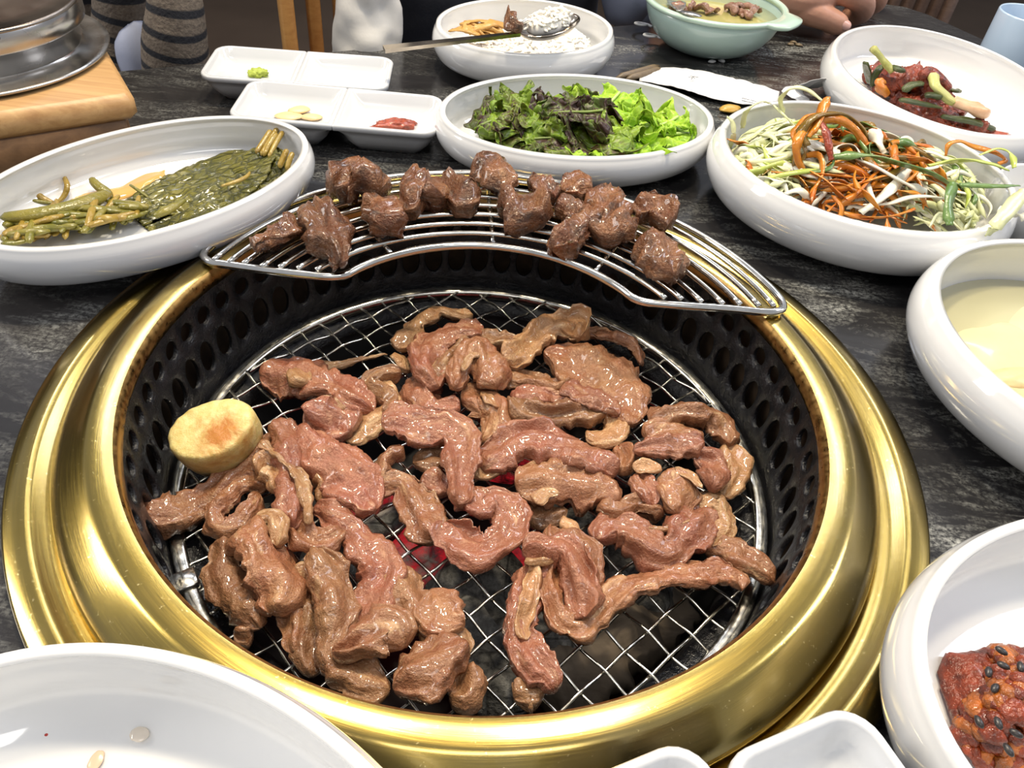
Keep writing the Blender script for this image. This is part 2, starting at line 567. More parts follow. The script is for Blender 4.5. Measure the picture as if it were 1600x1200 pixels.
def mat_meat(name, base, alt, fat, fat_lo=0.60, fat_hi=0.70, rough=0.24, bump=0.5, coat=0.5, dark=None):
    """wet meat: fibres run along the strip (UV u), fat marbling, glossy marinade"""
    n = NT(name)
    uv = n.coord('UV', (1, 1, 1), rnd=True)
    ob = n.coord('Object', (1, 1, 1), rnd=True)
    big = n.noise(ob, 42, 3, 0.6, 0.5)
    col = n.ramp(big, [(0.28, base), (0.5, tuple((np.array(base) + np.array(alt)) / 2)), (0.72, alt)])
    mp = n.n('ShaderNodeMapping'); mp.inputs['Scale'].default_value = (60, 520, 1); n.l(uv, mp.inputs['Vector'])
    fib = n.noise(mp.outputs[0], 1.0, 4, 0.65, 0.4)
    col = n.mix(n.ramp(fib, [(0.3, (0.55,) * 3), (0.62, (0,) * 3)]), col, tuple(x * 0.55 for x in base[:3]) + (1,))
    mp2 = n.n('ShaderNodeMapping'); mp2.inputs['Scale'].default_value = (26, 150, 1); n.l(uv, mp2.inputs['Vector'])
    ft = n.noise(mp2.outputs[0], 1.0, 4, 0.6, 1.4)
    mott = n.noise(ob, 150, 4, 0.6)
    fmask = n.ramp(n.math('ADD', n.math('MULTIPLY', ft, 0.8), n.math('MULTIPLY', mott, 0.2)), [(fat_lo, (0, 0, 0)), (fat_hi, (1, 1, 1))])
    col = n.mix(n.math('MULTIPLY', fmask, 0.8), col, fat)
    oi = n.n('ShaderNodeObjectInfo')
    hs = n.n('ShaderNodeHueSaturation')
    n.l(n.math('ADD', n.math('MULTIPLY', oi.outputs['Random'], 0.34), 0.84), hs.inputs['Value'])
    n.l(col, hs.inputs['Color'])
    col = hs.outputs[0]
    if dark is not None:
        ch = n.noise(ob, 75, 4, 0.65)
        col = n.mix(n.ramp(ch, [(0.5, (0, 0, 0)), (0.68, (0.9,) * 3)]), col, dark)
    n.color(col)
    n.rough(n.ramp(mott, [(0.35, (rough * .6,) * 3), (0.7, (rough * 1.7,) * 3)]))
    n.set(Coat_Weight=coat, Coat_Roughness=0.045, Coat_Tint=(1.0, 0.90, 0.76, 1), Specular_Tint=(1.0, 0.92, 0.80, 1), Specular_IOR_Level=0.55, Subsurface_Weight=0.1, Subsurface_Scale=0.004)
    n.b.inputs['Subsurface Radius'].default_value = (1.0, 0.35, 0.2)
    h = n.math('ADD', n.math('MULTIPLY', fib, 0.5), n.math('ADD', n.math('MULTIPLY', n.noise(ob, 460, 3, 0.65), 1.0), n.math('MULTIPLY', mott, 0.9)))
    n.bump(h, bump * 1.5, 0.0016)
    return n.m

def mat_wood(name, a, b, scale=1.0, rot=0.0, rough=0.42):
    n = NT(name)
    vec = n.coord('Object')
    mp = n.n('ShaderNodeMapping')
    mp.inputs['Rotation'].default_value = (0, 0, rot)
    mp.inputs['Scale'].default_value = (6 * scale, 150 * scale, 150 * scale)
    n.l(vec, mp.inputs['Vector'])
    f = n.noise(mp.outputs[0], 1.0, 5, 0.65, 0.5)
    n.color(n.ramp(f, [(0.25, a), (0.75, b)]))
    n.set(Roughness=rough)
    n.bump(f, 0.25, 0.0006)
    return n.m

RAW = mat_meat('raw_marinated_beef', (0.275, 0.105, 0.057, 1), (0.34, 0.180, 0.088, 1), (0.60, 0.40, 0.23, 1), 0.57, 0.69)
RAWR = mat_meat('raw_beef_redder', (0.285, 0.097, 0.063, 1), (0.33, 0.150, 0.084, 1), (0.58, 0.37, 0.23, 1), 0.58, 0.71)
RAWB = mat_meat('raw_beef_browner', (0.24, 0.108, 0.056, 1), (0.32, 0.175, 0.086, 1), (0.56, 0.37, 0.19, 1), 0.58, 0.70)
FAT = mat_meat('beef_fat', (0.36, 0.180, 0.085, 1), (0.47, 0.28, 0.14, 1), (0.64, 0.46, 0.27, 1), 0.52, 0.66)
COOKED = mat_meat('seared_beef', (0.125, 0.040, 0.018, 1), (0.27, 0.125, 0.055, 1), (0.42, 0.25, 0.14, 1), 0.56, 0.72, rough=0.26, bump=0.75, coat=0.5, dark=(0.028, 0.012, 0.011, 1))
PORC = mat_porcelain('white_porcelain', (0.74, 0.74, 0.73, 1))
MELA = mat_porcelain('white_melamine', (0.62, 0.63, 0.64, 1), 0.12)
MINT = mat_porcelain('mint_green_melamine', (0.42, 0.56, 0.51, 1), 0.28)
MINTRIM = mat_porcelain('pale_mint_melamine', (0.46, 0.61, 0.50, 1), 0.25)
CUPM = mat_porcelain('pale_blue_cup', (0.42, 0.54, 0.68, 1), 0.35)
GOLD = mat_gold()
COPPER = mat_steel('worn_copper_edge', (0.50, 0.30, 0.10, 1), 0.34, 300)
LINER = mat_liner()
IRON = simple('dark_iron', (0.006, 0.006, 0.0065), 0.5, 0.0, 0.3)
RUST = simple('heat_browned_steel', (0.07, 0.045, 0.026), 0.6, 0.3, 0.4, 80)
WIRE = mat_steel('polished_wire', (0.78, 0.75, 0.66, 1), 0.18, 220)
CHROME = mat_steel('chrome_rod', (0.72, 0.70, 0.65, 1), 0.12, 60)
STEEL = mat_steel('stainless_steel', (0.52, 0.50, 0.47, 1), 0.24, 25)
SPOONM = mat_steel('spoon_steel', (0.60, 0.52, 0.42, 1), 0.16, 20)
MARBLE = mat_marble()
BAMBOO = mat_wood('bamboo_board', (0.36, 0.185, 0.065, 1), (0.60, 0.37, 0.155, 1), 1.0, math.radians(10))
WALNUT = mat_wood('brown_wood_box', (0.115, 0.06, 0.028, 1), (0.27, 0.15, 0.07, 1), 0.6, math.radians(12))
OAK = mat_wood('oak_slat', (0.32, 0.15, 0.045, 1), (0.46, 0.25, 0.08, 1), 0.7, 0)
DOAK = mat_wood('dark_oak_slat', (0.085, 0.05, 0.035, 1), (0.16, 0.10, 0.07, 1), 0.7, 0)
FLOORM = simple('brown_floor', (0.085, 0.06, 0.043), 0.4, 0, 0.2, 3)
WALLM = simple('dark_wall', (0.06, 0.05, 0.045), 0.7, 0, 0.1, 4)

# ------------------------------------------------------------------ room
TE = np.array([math.cos(math.radians(30.2)), math.sin(math.radians(30.2)), 0])      # along the table's far edge
TN = np.array([-TE[1], TE[0], 0])                                                    # away from the camera
FLOOR_Z = -0.75

def tab(e, n, z=0.0):
    return TE * e + TN * n + np.array([0, 0, z])

def at_n(px, py, nd):
    """the point seen at a pixel on the upright plane parallel to the table's far edge at distance nd"""
    d = _fw + (px - 800) / F_PX * _rt - (py - 600) / F_PX * _up
    t = (nd - CAM @ TN) / (d @ TN)
    return CAM + d * t

structure(flat(obj('floor', box(tab(0, 0.6, FLOOR_Z - 0.03), (14, 12, 0.06), math.radians(30.2)), FLOORM)))
structure(flat(obj('wall_back', box(tab(0, 3.2, 0.5), (14, 0.1, 2.5), math.radians(30.2)), WALLM)))

# ------------------------------------------------------------------ table
t = thing('dining_table', tab(0, 0, FLOOR_Z), 'black veined stone dining table with a round grill set in it', 'table')
def table_top():
    N = 192
    a = np.linspace(0, 2 * math.pi, N, endpoint=False)
    hx, hy, rc = 0.775, 0.4627, 0.05
    out = []
    for k in a:
        d = np.array([math.cos(k), math.sin(k)])
        s = min(hx / max(abs(d[0]), 1e-9), hy / max(abs(d[1]), 1e-9))
        p = d * s
        q = np.abs(p) - np.array([hx - rc, hy - rc])
        if q[0] > 0 and q[1] > 0:
            # slide inward until on the corner circle
            lo, hi = 0.5, 1.0
            cc = np.array([hx - rc, hy - rc])
            for _ in range(40):
                m = (lo + hi) / 2
                qq = np.abs(p * m) - cc
                if max(qq[0], 0) ** 2 + max(qq[1], 0) ** 2 > rc * rc: hi = m
                else: lo = m
            p = p * lo
        out.append(p)
    out = np.array(out)
    hole = np.c_[np.cos(a), np.sin(a)] * 0.199
    def ring(P, z): return np.array([tab(x, y, z) for x, y in P])
    R = np.array([ring(hole, -0.03), ring(hole, 0), ring(hole * .5 + out * .5, 0), ring(out * 0.996, 0), ring(out, -0.004), ring(out, -0.03), ring(hole, -0.03)])
    return loft_rings(R, False, False)
o = obj('tabletop', table_top(), MARBLE, t)
flat(o)
for sx in (-1, 1):
    for sy in (-1, 1):
        c = tab(sx * 0.66, sy * 0.36, (FLOOR_Z - 0.03) / 2)
        flat(obj('leg', box(c, (0.06, 0.06, -FLOOR_Z - 0.03), math.radians(30.2), 0.004), IRON, t))

# ------------------------------------------------------------------ the grill set in the table
g = thing('tabletop_grill', (0, 0, 0), 'round charcoal grill with a broad brushed brass ring set in the table', 'grill')
obj('outer_ring', lathe([(0.2, -0.02), (0.2152, -0.0), (0.2152, 0.0035), (0.2148, 0.0046), (0.2138, 0.0054), (0.2060, 0.0066), (0.2045, 0.0064), (0.2030, 0.0056), (0.1990, 0.0030), (0.1960, 0.0018), (0.1890, 0.0015), (0.1885, -0.02)], segs=192), GOLD, g)
IC = (-0.0026, 0.0046, 0)
obj('inner_ring', lathe([(0.1930, -0.015), (0.1960, 0.0030), (0.1966, 0.0036), (0.1964, 0.0058), (0.1955, 0.0076), (0.1915, 0.0104), (0.1870, 0.0135), (0.1835, 0.0157), (0.1815, 0.0168), (0.1803, 0.0174), (0.1788, 0.01772), (0.1760, 0.01782), (0.1735, 0.01786), (0.1710, 0.01782), (0.1690, 0.0174)], IC, 192), GOLD, g)
obj('inner_edge', lathe([(0.1690, 0.0174), (0.1679, 0.0164), (0.1671, 0.0142), (0.1668, 0.0110), (0.1672, 0.0060), (0.1680, 0.0060)], IC, 192), COPPER, g, None)['label'] = 'copper coloured worn inner edge of the ring'

def liner_r(z): return 0.1585 + (z + 0.05) / 0.062 * 0.008
LC = np.array([-0.0023, 0.0015, 0])
def liner():
    mb = MB()
    NH = 66
    st = 2 * math.pi / NH
    a0 = math.radians(-1.8)
    def P(th, z, off=0.0):
        r = liner_r(z) + off
        return LC + np.array([r * math.cos(th), r * math.sin(th), z])
    def cell(thc, zlo, zhi, hw, hh, zc):
        n = 24
        v, f = [], []
        lw = st / 2
        for i in range(n):
            k = 2 * math.pi * i / n
            c, s = math.cos(k), math.sin(k)
            m = max(abs(c), abs(s))
            # boundary on the cell's rectangle
            bt, bz = c / m * lw, (zhi + zlo) / 2 + s / m * (zhi - zlo) / 2
            v.append(P(thc + bt, bz))
        for off in (0.0008, 0.0, 0.0022):
            for i in range(n):
                k = 2 * math.pi * i / n
                grow = 1.06 if off == 0.0008 else 1.0
                v.append(P(thc + hw * grow / liner_r(zc) * math.cos(k), zc + hh * grow * math.sin(k), {0.0008: 0.0, 0.0: 0.0006, 0.0022: 0.0024}[off]))
        for l in range(3):
            for i in range(n):
                j = (i + 1) % n
                f.append((l * n + i, l * n + j, (l + 1) * n + j, (l + 1) * n + i))
        mb.add(v, f)
    for k in range(NH):
        cell(a0 + k * st, -0.0375, -0.0105, 0.0056, 0.0098, -0.0235)
        cell(a0 + (k + 0.5) * st, -0.0105, 0.0105, 0.0050, 0.0053, -0.0005)
    # plain band below and the ledge the grate rests on
    v, f = loft_rings(np.array([[P(2 * math.pi * i / 132, z, o) for i in range(132)] for z, o in ((-0.0375, 0), (-0.044, 0), (-0.0475, -0.0016), (-0.0482, -0.004), (-0.0482, -0.014), (-0.056, -0.016))]), False, False)
    mb.add(v, f)
    return mb
obj('perforated_liner', liner(), LINER, g, None)['label'] = 'greasy black liner with rows of oval and round holes'
obj('outer_shell', lathe([(0.1700, 0.006), (0.1795, 0.004), (0.178, -0.06), (0.17, -0.12)], LC, 96), RUST, g)
obj('fire_bowl', lathe([(0.1490, -0.054), (0.1470, -0.056), (0.142, -0.085), (0.125, -0.118), (0.09, -0.132), (0.0, -0.135)], LC, 96), IRON, g)

# wire grate ------------------------------------------------------------
GZ = -0.0425
GC = np.array([-0.0020, -0.0017, GZ])
gr = thing('wire_grate', GC + np.array([0, 0, -0.0055]), 'round crimped wire mesh grate under the raw beef strips', 'grate')
obj('rim_ring', lathe([(0.1565, -0.0045), (0.1572, -0.003), (0.1572, 0.0008), (0.1562, 0.002), (0.1512, 0.002), (0.1502, 0.0008), (0.1502, -0.003), (0.151, -0.0045), (0.1565, -0.0045)], GC, 160), WIRE, gr)
node = at(1042, 959, GZ)
d1 = at(1080, 995, GZ) - node
d2 = at(1016, 991, GZ) - node
u1 = np.array([math.cos(math.radians(-43.3)), math.sin(math.radians(-43.3)), 0])
u2 = np.array([-u1[1], u1[0], 0])
PITCHW = 0.01465
for ax, (u, w, ph) in enumerate(((u1, u2, 0.0), (u2, u1, math.pi))):
    o0 = float((node - GC) @ w) % PITCHW
    k = -11
    while k < 12:
        off = o0 + k * PITCHW
        k += 1
        if abs(off) > 0.1495: continue
        half = math.sqrt(0.1515 ** 2 - off ** 2)
        n = max(8, int(half * 2 / PITCHW * 6))
        s = np.linspace(-half, half, n)
        s0 = float((node - GC) @ u)
        z = 0.0011 * np.cos((s - s0) / PITCHW * math.pi + ph + (k % 2) * math.pi)
        P = GC + np.outer(s, u) + w * off + np.outer(z, (0, 0, 1.0))
        t_, sd_, up_ = frames(P)
        a = np.linspace(0, 2 * math.pi, 6, endpoint=False)
        R = P[:, None, :] + 0.00085 * (sd_[:, None, :] * np.cos(a)[None, :, None] + up_[:, None, :] * np.sin(a)[None, :, None])
        obj('wire', loft_rings(R[:, ::-1]), WIRE, gr)
cl = at(306, 905, GZ)
dv = (cl - GC) / np.linalg.norm((cl - GC)[:2])
obj('clip', box(GC + dv * 0.1538 + np.array([0, 0, 0.0005]), (0.0105, 0.011, 0.0068), math.atan2(dv[1], dv[0]), 0.001), WIRE, gr)

# charcoal ---------------------------------------------------------------
def mat_coal(name, glow=0.0, ash=0.5):
    n = NT(name)
    ob = n.coord('Object', (1, 1, 1), rnd=True)
    f = n.noise(ob, 60, 5, 0.7)
    crack = n.n('ShaderNodeTexVoronoi', feature='DISTANCE_TO_EDGE')
    crack.inputs['Scale'].default_value = 48
    n.l(ob, crack.inputs['Vector'])
    col = n.ramp(f, [(0.42 - ash * 0.16, (0.012, 0.011, 0.011)), (0.60 - ash * 0.1, (0.16, 0.155, 0.14)), (0.8, (0.62, 0.60, 0.55))])
    col = n.mix(n.ramp(crack.outputs['Distance'], [(0.0, (0.5,) * 3), (0.035, (0,) * 3)]), col, (0.01, 0.01, 0.01, 1))
    n.color(col)
    n.rough(0.85)
    n.bump(n.math('ADD', n.math('MULTIPLY', f, 1.5), n.ramp(crack.outputs['Distance'], [(0, (0,) * 3), (0.05, (.4,) * 3)])), 0.7, 0.004)
    if glow:
        n.l(n.ramp(f, [(0.42, (0.95, 0.02, 0.035)), (0.62, (0.22, 0.005, 0.012))]), n.b.inputs['Emission Color'])
        n.l(n.ramp(f, [(0.45, (glow,) * 3), (0.66, (0,) * 3)]), n.b.inputs['Emission Strength'])
    return n.m
COAL = mat_coal('charcoal_lump', 0, 0.25)
ASH = mat_coal('ashy_charcoal', 0, 1.0)
EMBER = mat_coal('glowing_charcoal', 0.38, 0.2)

def solo(name, data, mat, label, cat, group=None, kind=None, tform=None):
    """a thing that is one mesh, with its origin at its own base"""
    v = np.asarray(data[0] if isinstance(data, tuple) else data.v, float)
    base = np.array([(v[:, 0].min() + v[:, 0].max()) / 2, (v[:, 1].min() + v[:, 1].max()) / 2, v[:, 2].min()])
    f = data[1] if isinstance(data, tuple) else data.f
    uv = (data[2] if len(data) > 2 else None) if isinstance(data, tuple) else data.uv
    o = obj(name, (v - base, f, uv), mat)
    o.location = base
    return tag(o, label, cat, group, kind)

CZ = -0.088
coals = [  # pixel x, y, radii (m), rotation, material, label
    (655, 868, (0.030, 0.022, 0.018), 0.4, EMBER, 'red glowing charcoal lump beneath the C-shaped beef strip'),
    (575, 790, (0.026, 0.020, 0.016), 1.2, EMBER, 'glowing charcoal lump below the long strip left of centre'),
    (805, 880, (0.026, 0.022, 0.016), 2.0, EMBER, 'small glowing charcoal just right of the C-shaped beef strip'),
    (820, 735, (0.022, 0.018, 0.014), 0.0, EMBER, 'glowing charcoal under the two fatty slices at the centre'),
    (610, 815, (0.020, 0.015, 0.016), 0.7, ASH, 'ash-crusted charcoal lump beside the glowing coals left of centre'),
    (740, 935, (0.040, 0.030, 0.022), 2.3, COAL, 'large black charcoal block in front of the glowing coals'),
    (735, 1010, (0.030, 0.022, 0.018), 2.2, ASH, 'pale ash-covered charcoal lump near the front of the grate'),
    (880, 985, (0.034, 0.024, 0.020), 0.6, COAL, 'black charcoal lump under the trailing end of the long thin strip'),
    (985, 930, (0.030, 0.020, 0.018), 0.7, ASH, 'grey charcoal lump under the long thin strip at right'),
    (560, 900, (0.026, 0.020, 0.018), 0.3, ASH, 'ashy charcoal lump seen between strips at the left'),
    (1000, 715, (0.026, 0.020, 0.018), 1.0, ASH, 'grey charcoal lump under the right hand bundle of beef'),
    (880, 850, (0.030, 0.020, 0.016), 0.5, COAL, 'black charcoal lump below the knot of beef right of centre'),
    (730, 700, (0.030, 0.022, 0.018), 1.5, ASH, 'grey charcoal lump in the middle of the fire bowl'),
    (620, 610, (0.030, 0.022, 0.018), 0.2, COAL, 'dark charcoal lump at the back left of the fire bowl'),
    (850, 620, (0.030, 0.024, 0.018), 1.1, COAL, 'dark charcoal lump at the back of the fire bowl'),
    (430, 830, (0.026, 0.020, 0.016), 2.1, COAL, 'dark charcoal lump near the left side of the fire bowl'),
    (1000, 860, (0.026, 0.022, 0.017), 1.9, COAL, 'dark charcoal lump under the V-shaped red strip'),
    (800, 1065, (0.030, 0.020, 0.015), 0.3, COAL, 'dark charcoal piece at the front edge of the fire bowl'),
]
for i, (x, y, r, ro, m, lab) in enumerate(coals):
    p = at(x, y, CZ)
    solo('charcoal', blob(p, np.array(r) * 1.05, 300 + i, 0.28, 1.5, 3, ro, 4, chisel=9), m, lab, 'charcoal', 'charcoal in the fire bowl')
# a split charcoal log lying across the front right
LOG = mat_wood('greyed_charcoal_log', (0.05, 0.038, 0.026, 1), (0.26, 0.20, 0.14, 1), 0.35, math.radians(45), 0.9)
P = [at(835, 1085, -0.097), at(950, 1020, -0.093), at(1065, 935, -0.09)]
solo('charcoal', strip(P, [0.05, 0.046, 0.03], 0.03, 77, lump=0.003, twist=0.1, curl=0.0, M=18, taper=0.15), LOG, 'long greyish brown charcoal log under the front right of the grate', 'charcoal', 'charcoal in the fire bowl')

# crescent warming rack ----------------------------------------------------
RZ = 0.0212
rk = thing('warming_rack', at(770, 330, RZ - 0.003), 'crescent shaped chrome wire rack resting on the back of the brass ring', 'rack')
def rodpath(P, r, segs=8, n=None): return tube(P, r, segs, n, round_ends=False)
def px3(L, z): return [at(x, y, z) for x, y in L]
def arc3(a, b, c, n=24):
    """points of the circle through three points of one plane, from a to c"""
    A, B, C_ = (np.array(q[:2]) for q in (a, b, c))
    D = 2 * (A[0] * (B[1] - C_[1]) + B[0] * (C_[1] - A[1]) + C_[0] * (A[1] - B[1]))
    ux = ((A @ A) * (B[1] - C_[1]) + (B @ B) * (C_[1] - A[1]) + (C_ @ C_) * (A[1] - B[1])) / D
    uy = ((A @ A) * (C_[0] - B[0]) + (B @ B) * (A[0] - C_[0]) + (C_ @ C_) * (B[0] - A[0])) / D
    o = np.array([ux, uy]); r = np.linalg.norm(A - o)
    ta, tb, tc = (math.atan2(*(q - o)[::-1]) for q in (A, B, C_))
    while tb > ta: tb -= 2 * math.pi
    while tc > tb: tc -= 2 * math.pi
    return np.array([[o[0] + r * math.cos(k), o[1] + r * math.sin(k), a[2]] for k in np.linspace(ta, tc, n)])
outer = arc3(at(336, 379, RZ), at(735, 271, RZ), at(1209, 456, RZ), 40)
inner = arc3(at(540, 430, RZ), at(771, 385, RZ), at(990, 466, RZ), 24)
loop = np.vstack([outer, px3([(1222, 473), (1222, 484), (1207, 488)], RZ), px3([(1142, 483), (1045, 476), (1008, 472)], RZ), inner[::-1], px3([(524, 432), (510, 432)], RZ), px3([(430, 424), (350, 413)], RZ), px3([(330, 410), (319, 402), (322, 392)], RZ)])
loop = np.vstack([loop, loop[:2]])
obj('frame', rodpath(loop, 0.0024, 10, 260), CHROME, rk)
Lend = [(334, 411), (358, 414), (381, 416), (409, 421), (437, 422), (465, 424), (494, 426)]
Rend = [(1208, 482), (1185, 482), (1156, 480), (1129, 479), (1096, 476), (1065, 472), (1039, 470)]
mo, mi = at(745, 271, RZ), at(771, 385, RZ)
for k in range(7):
    fr = (k + 1) / 8.0
    m = mo * (1 - fr) + mi * fr
    a, b = at(*Lend[k], RZ), at(*Rend[k], RZ)
    path = arc3(a, m, b, 30)
    path[:, 2] += 0.0016
    obj('wire', rodpath(path, 0.0016, 8, 60), CHROME, rk)
for A, B in (((571, 352), (611, 396)), ((762, 300), (771, 382)), ((975, 370), (930, 424))):
    obj('strut', rodpath([at(*A, RZ - 0.0015), at(*B, RZ - 0.0015)], 0.0015, 8, 6), CHROME, rk)

# ------------------------------------------------------------------ dishes
ZF = [1.0]                       # heights of food points are scaled by this within a dish
def atz(px, py, z):
    return at(px, py, z * ZF[0])

def dish(name, label, c, a, b, deg, h, z0=0.0, cat='dish', mat=None, group='white porcelain dishes', foot=0.40, key=None):
    rot = math.radians(deg)
    DISHES[key or name] = (c, a, b, rot, h, z0)
    N = 128
    k = np.linspace(0, 2 * math.pi, N, endpoint=False)
    cr, sr = math.cos(rot), math.sin(rot)
    m = min(a, b)
    prof = [(-foot * m - 0.002, 0.0), (-foot * m, 0.0005), (-foot * m, 0.003), (-foot * m + 0.002, 0.0042), (-0.20 * m, 0.10 * h + .003), (-0.02 * m, 0.26 * h), (0.055 * m, 0.44 * h), (0.085 * m, 0.60 * h), (0.082 * m, 0.74 * h), (0.060 * m, 0.87 * h), (0.034 * m, 0.95 * h), (0.0022, 0.992 * h), (0.0004, h), (-0.0012, 0.995 * h), (-0.0026, 0.975 * h), (0.0, 0.92 * h), (0.025 * m - .002, 0.82 * h), (0.040 * m - .003, 0.68 * h), (0.035 * m - .0035, 0.52 * h), (-0.02 * m, 0.36 * h), (-0.10 * m, 0.25 * h), (-0.22 * m, 0.17 * h), (-0.36 * m, 0.135 * h), (-0.6 * m, 0.12 * h)]
    prof = [tuple(q) for q in catmull(np.c_[np.array(prof), np.zeros(len(prof))], 70)[:, :2]]
    rings = []
    for o, z in prof:
        x, y = (a + o) * np.cos(k), (b + o) * np.sin(k)
        rings.append(np.c_[c[0] + x * cr - y * sr, c[1] + x * sr + y * cr, np.full(N, z0 + z)])
    return solo(name, loft_rings(np.array(rings)), mat or PORC, label, cat, group)

leaf_dish = dish('oval_dish', 'white oval dish holding dark green pickled leaves, left of the brass ring', (-0.2134, 0.1193), 0.0992, 0.0593, 49.2, 0.033, 0.0066, foot=0.55, key='leaf')
lettuce_dish = dish('oval_dish', 'white oval dish of lettuce behind the wire rack', (0.0385, 0.2827), 0.1020, 0.0683, 16.4, 0.034, 0.0, key='lettuce')
rice_dish = dish('rice_bowl', 'white oval bowl of rice with a spoon across its rim', (-0.0126, 0.4416), 0.0788, 0.0666, 29.9, 0.038, 0.0, 'bowl', key='rice')
scal_dish = dish('serving_bowl', 'white bowl heaped with shredded scallion salad', (0.2345, 0.2335), 0.0968, 0.0895, -14.4, 0.046, 0.0, 'bowl', key='salad')
kim_dish = dish('serving_bowl', 'white bowl holding red green onion kimchi, at the far right of the table', (0.3522, 0.4237), 0.1173, 0.0902, 87.5, 0.043, 0.0, 'bowl', key='kimchi')
white_dish = dish('serving_bowl', 'white bowl of pale yellow broth at the right edge', (0.3325, 0.0480), 0.104, 0.0957, -39.3, 0.047, 0.0, 'bowl', key='broth')
paste_dish = dish('serving_bowl', 'white bowl with chunky dark red paste at the lower right', (0.2646, -0.1421), 0.1064, 0.0782, 10.9, 0.045, 0.0, 'bowl', key='paste')
near_dish = dish('oval_dish', 'nearly empty white oval dish overlapping the near left of the brass ring', (-0.0661, -0.2511), 0.1065, 0.0743, -29.3, 0.0401, 0.0069, foot=0.45, key='near')

# ------------------------------------------------------------------ sauce trays
def rrect(w, d, r, n=6):
    """rounded rectangle outline, r = radius per corner (++, -+, --, +-)"""
    pts = []
    for q, (sx, sy) in enumerate(((1, 1), (-1, 1), (-1, -1), (1, -1))):
        rr = r[q]
        for i in range(n + 1):
            k = math.pi / 2 * q + math.pi / 2 * i / n
            pts.append((sx * (w / 2 - rr) + rr * math.cos(k), sy * (d / 2 - rr) + rr * math.sin(k)))
    return np.array(pts)

def tray_mesh(c, ang, w, d, h, cups=2):
    mb = MB()
    e = np.array([math.cos(ang), math.sin(ang)]); n = np.array([-e[1], e[0]])
    cw = w / cups
    for i in range(cups):
        cx = -w / 2 + cw * (i + 0.5)
        R = 0.012
        left, right = (i == 0), (i == cups - 1)
        r = [R if right else 0.0012, R if left else 0.0012, R if left else 0.0012, R if right else 0.0012]
        def ring(ins, z, rad=None):
            # inset from the rim outline; at the shared wall the rims meet
            rr = [max(x - ins * 0.6, 0.0012) for x in (r if rad is None else rad)]
            P = rrect(cw - 2 * ins, d - 2 * ins, rr)
            return np.array([[c[0] + (cx + x) * e[0] + y * n[0], c[1] + (cx + x) * e[1] + y * n[1], c[2] + z] for x, y in P])
        rb = [0.014] * 4
        rings = [ring(0.0135, 0.0, rb), ring(0.0125, 0.0018, rb), ring(0.0105, 0.003, rb), ring(0.0065, 0.35 * h, rb), ring(0.0035, 0.62 * h, [0.012] * 4), ring(0.0020, 0.80 * h), ring(0.0, 0.83 * h), ring(0.0, 0.96 * h), ring(0.0008, h), ring(0.0026, h), ring(0.0034, 0.97 * h), ring(0.0055, 0.72 * h, [0.010] * 4), ring(0.0085, 0.55 * h, [0.012] * 4), ring(0.0125, 0.44 * h, [0.013] * 4), ring(0.018, 0.42 * h, [0.012] * 4)]
        v, f = loft_rings(np.array(rings))
        mb.add(v, f)
    return mb

def tray(label, TL, TR, BR, BL, z, z0, depth=None):
    P = [at(*q, z) if q is not None else None for q in (TL, TR, BR, BL)]
    if P[0] is None: P[0] = P[3] + (P[1] - P[2])
    c = (P[0] + P[1] + P[2] + P[3]) / 4
    ex = (P[1] - P[0]) + (P[2] - P[3])
    ang = math.atan2(ex[1], ex[0])
    w = np.linalg.norm(ex) / 2
    d = np.linalg.norm((P[0] - P[3]) + (P[1] - P[2])) / 2
    return solo('sauce_tray', tray_mesh((c[0], c[1], z0), ang, w, d, z - z0), MELA, label, 'tray', 'white two-part sauce trays'), c, ang, w, d

tr1 = tray('farther white two-part sauce tray at the back, with a dab of green wasabi', (343, 69), (619, 90), (603, 139), (304, 119), 0.0225, 0.0)
tr2 = tray('white two-part sauce tray with garlic slices and red chilli paste', None, (694, 150), (682, 210), (352, 181), 0.0235, 0.0)
# tray in front, leaning over the brass ring
cN = at(1340, 1090, 0.05)
eL = at(1090, 1199, 0.05) - cN          # along its far left rim, towards the camera's left
eR = at(1480, 1215, 0.05) - cN
angL = math.atan2(-eL[1], -eL[0])
wv, dv_ = np.array([math.cos(angL), math.sin(angL), 0]), np.array([math.sin(angL), -math.cos(angL), 0])
Wt, Dt = 0.0545, 0.070
ctr = cN - wv * Wt / 2 + dv_ * Dt / 2
solo('sauce_tray', tray_mesh((ctr[0], ctr[1], 0.0190), angL, Wt, Dt, 0.031, 1), MELA, 'white square sauce tray cut off by the bottom edge, resting on the brass ring', 'tray', 'white sauce trays in front')
c2 = cN - wv * (Wt + 0.0215) + dv_ * 0.0190
solo('sauce_tray', tray_mesh((c2[0], c2[1], 0.0190), angL, 0.041, 0.056, 0.031, 1), MELA, 'small white sauce dish, only its rounded rim showing at the bottom edge', 'tray', 'white sauce trays in front')

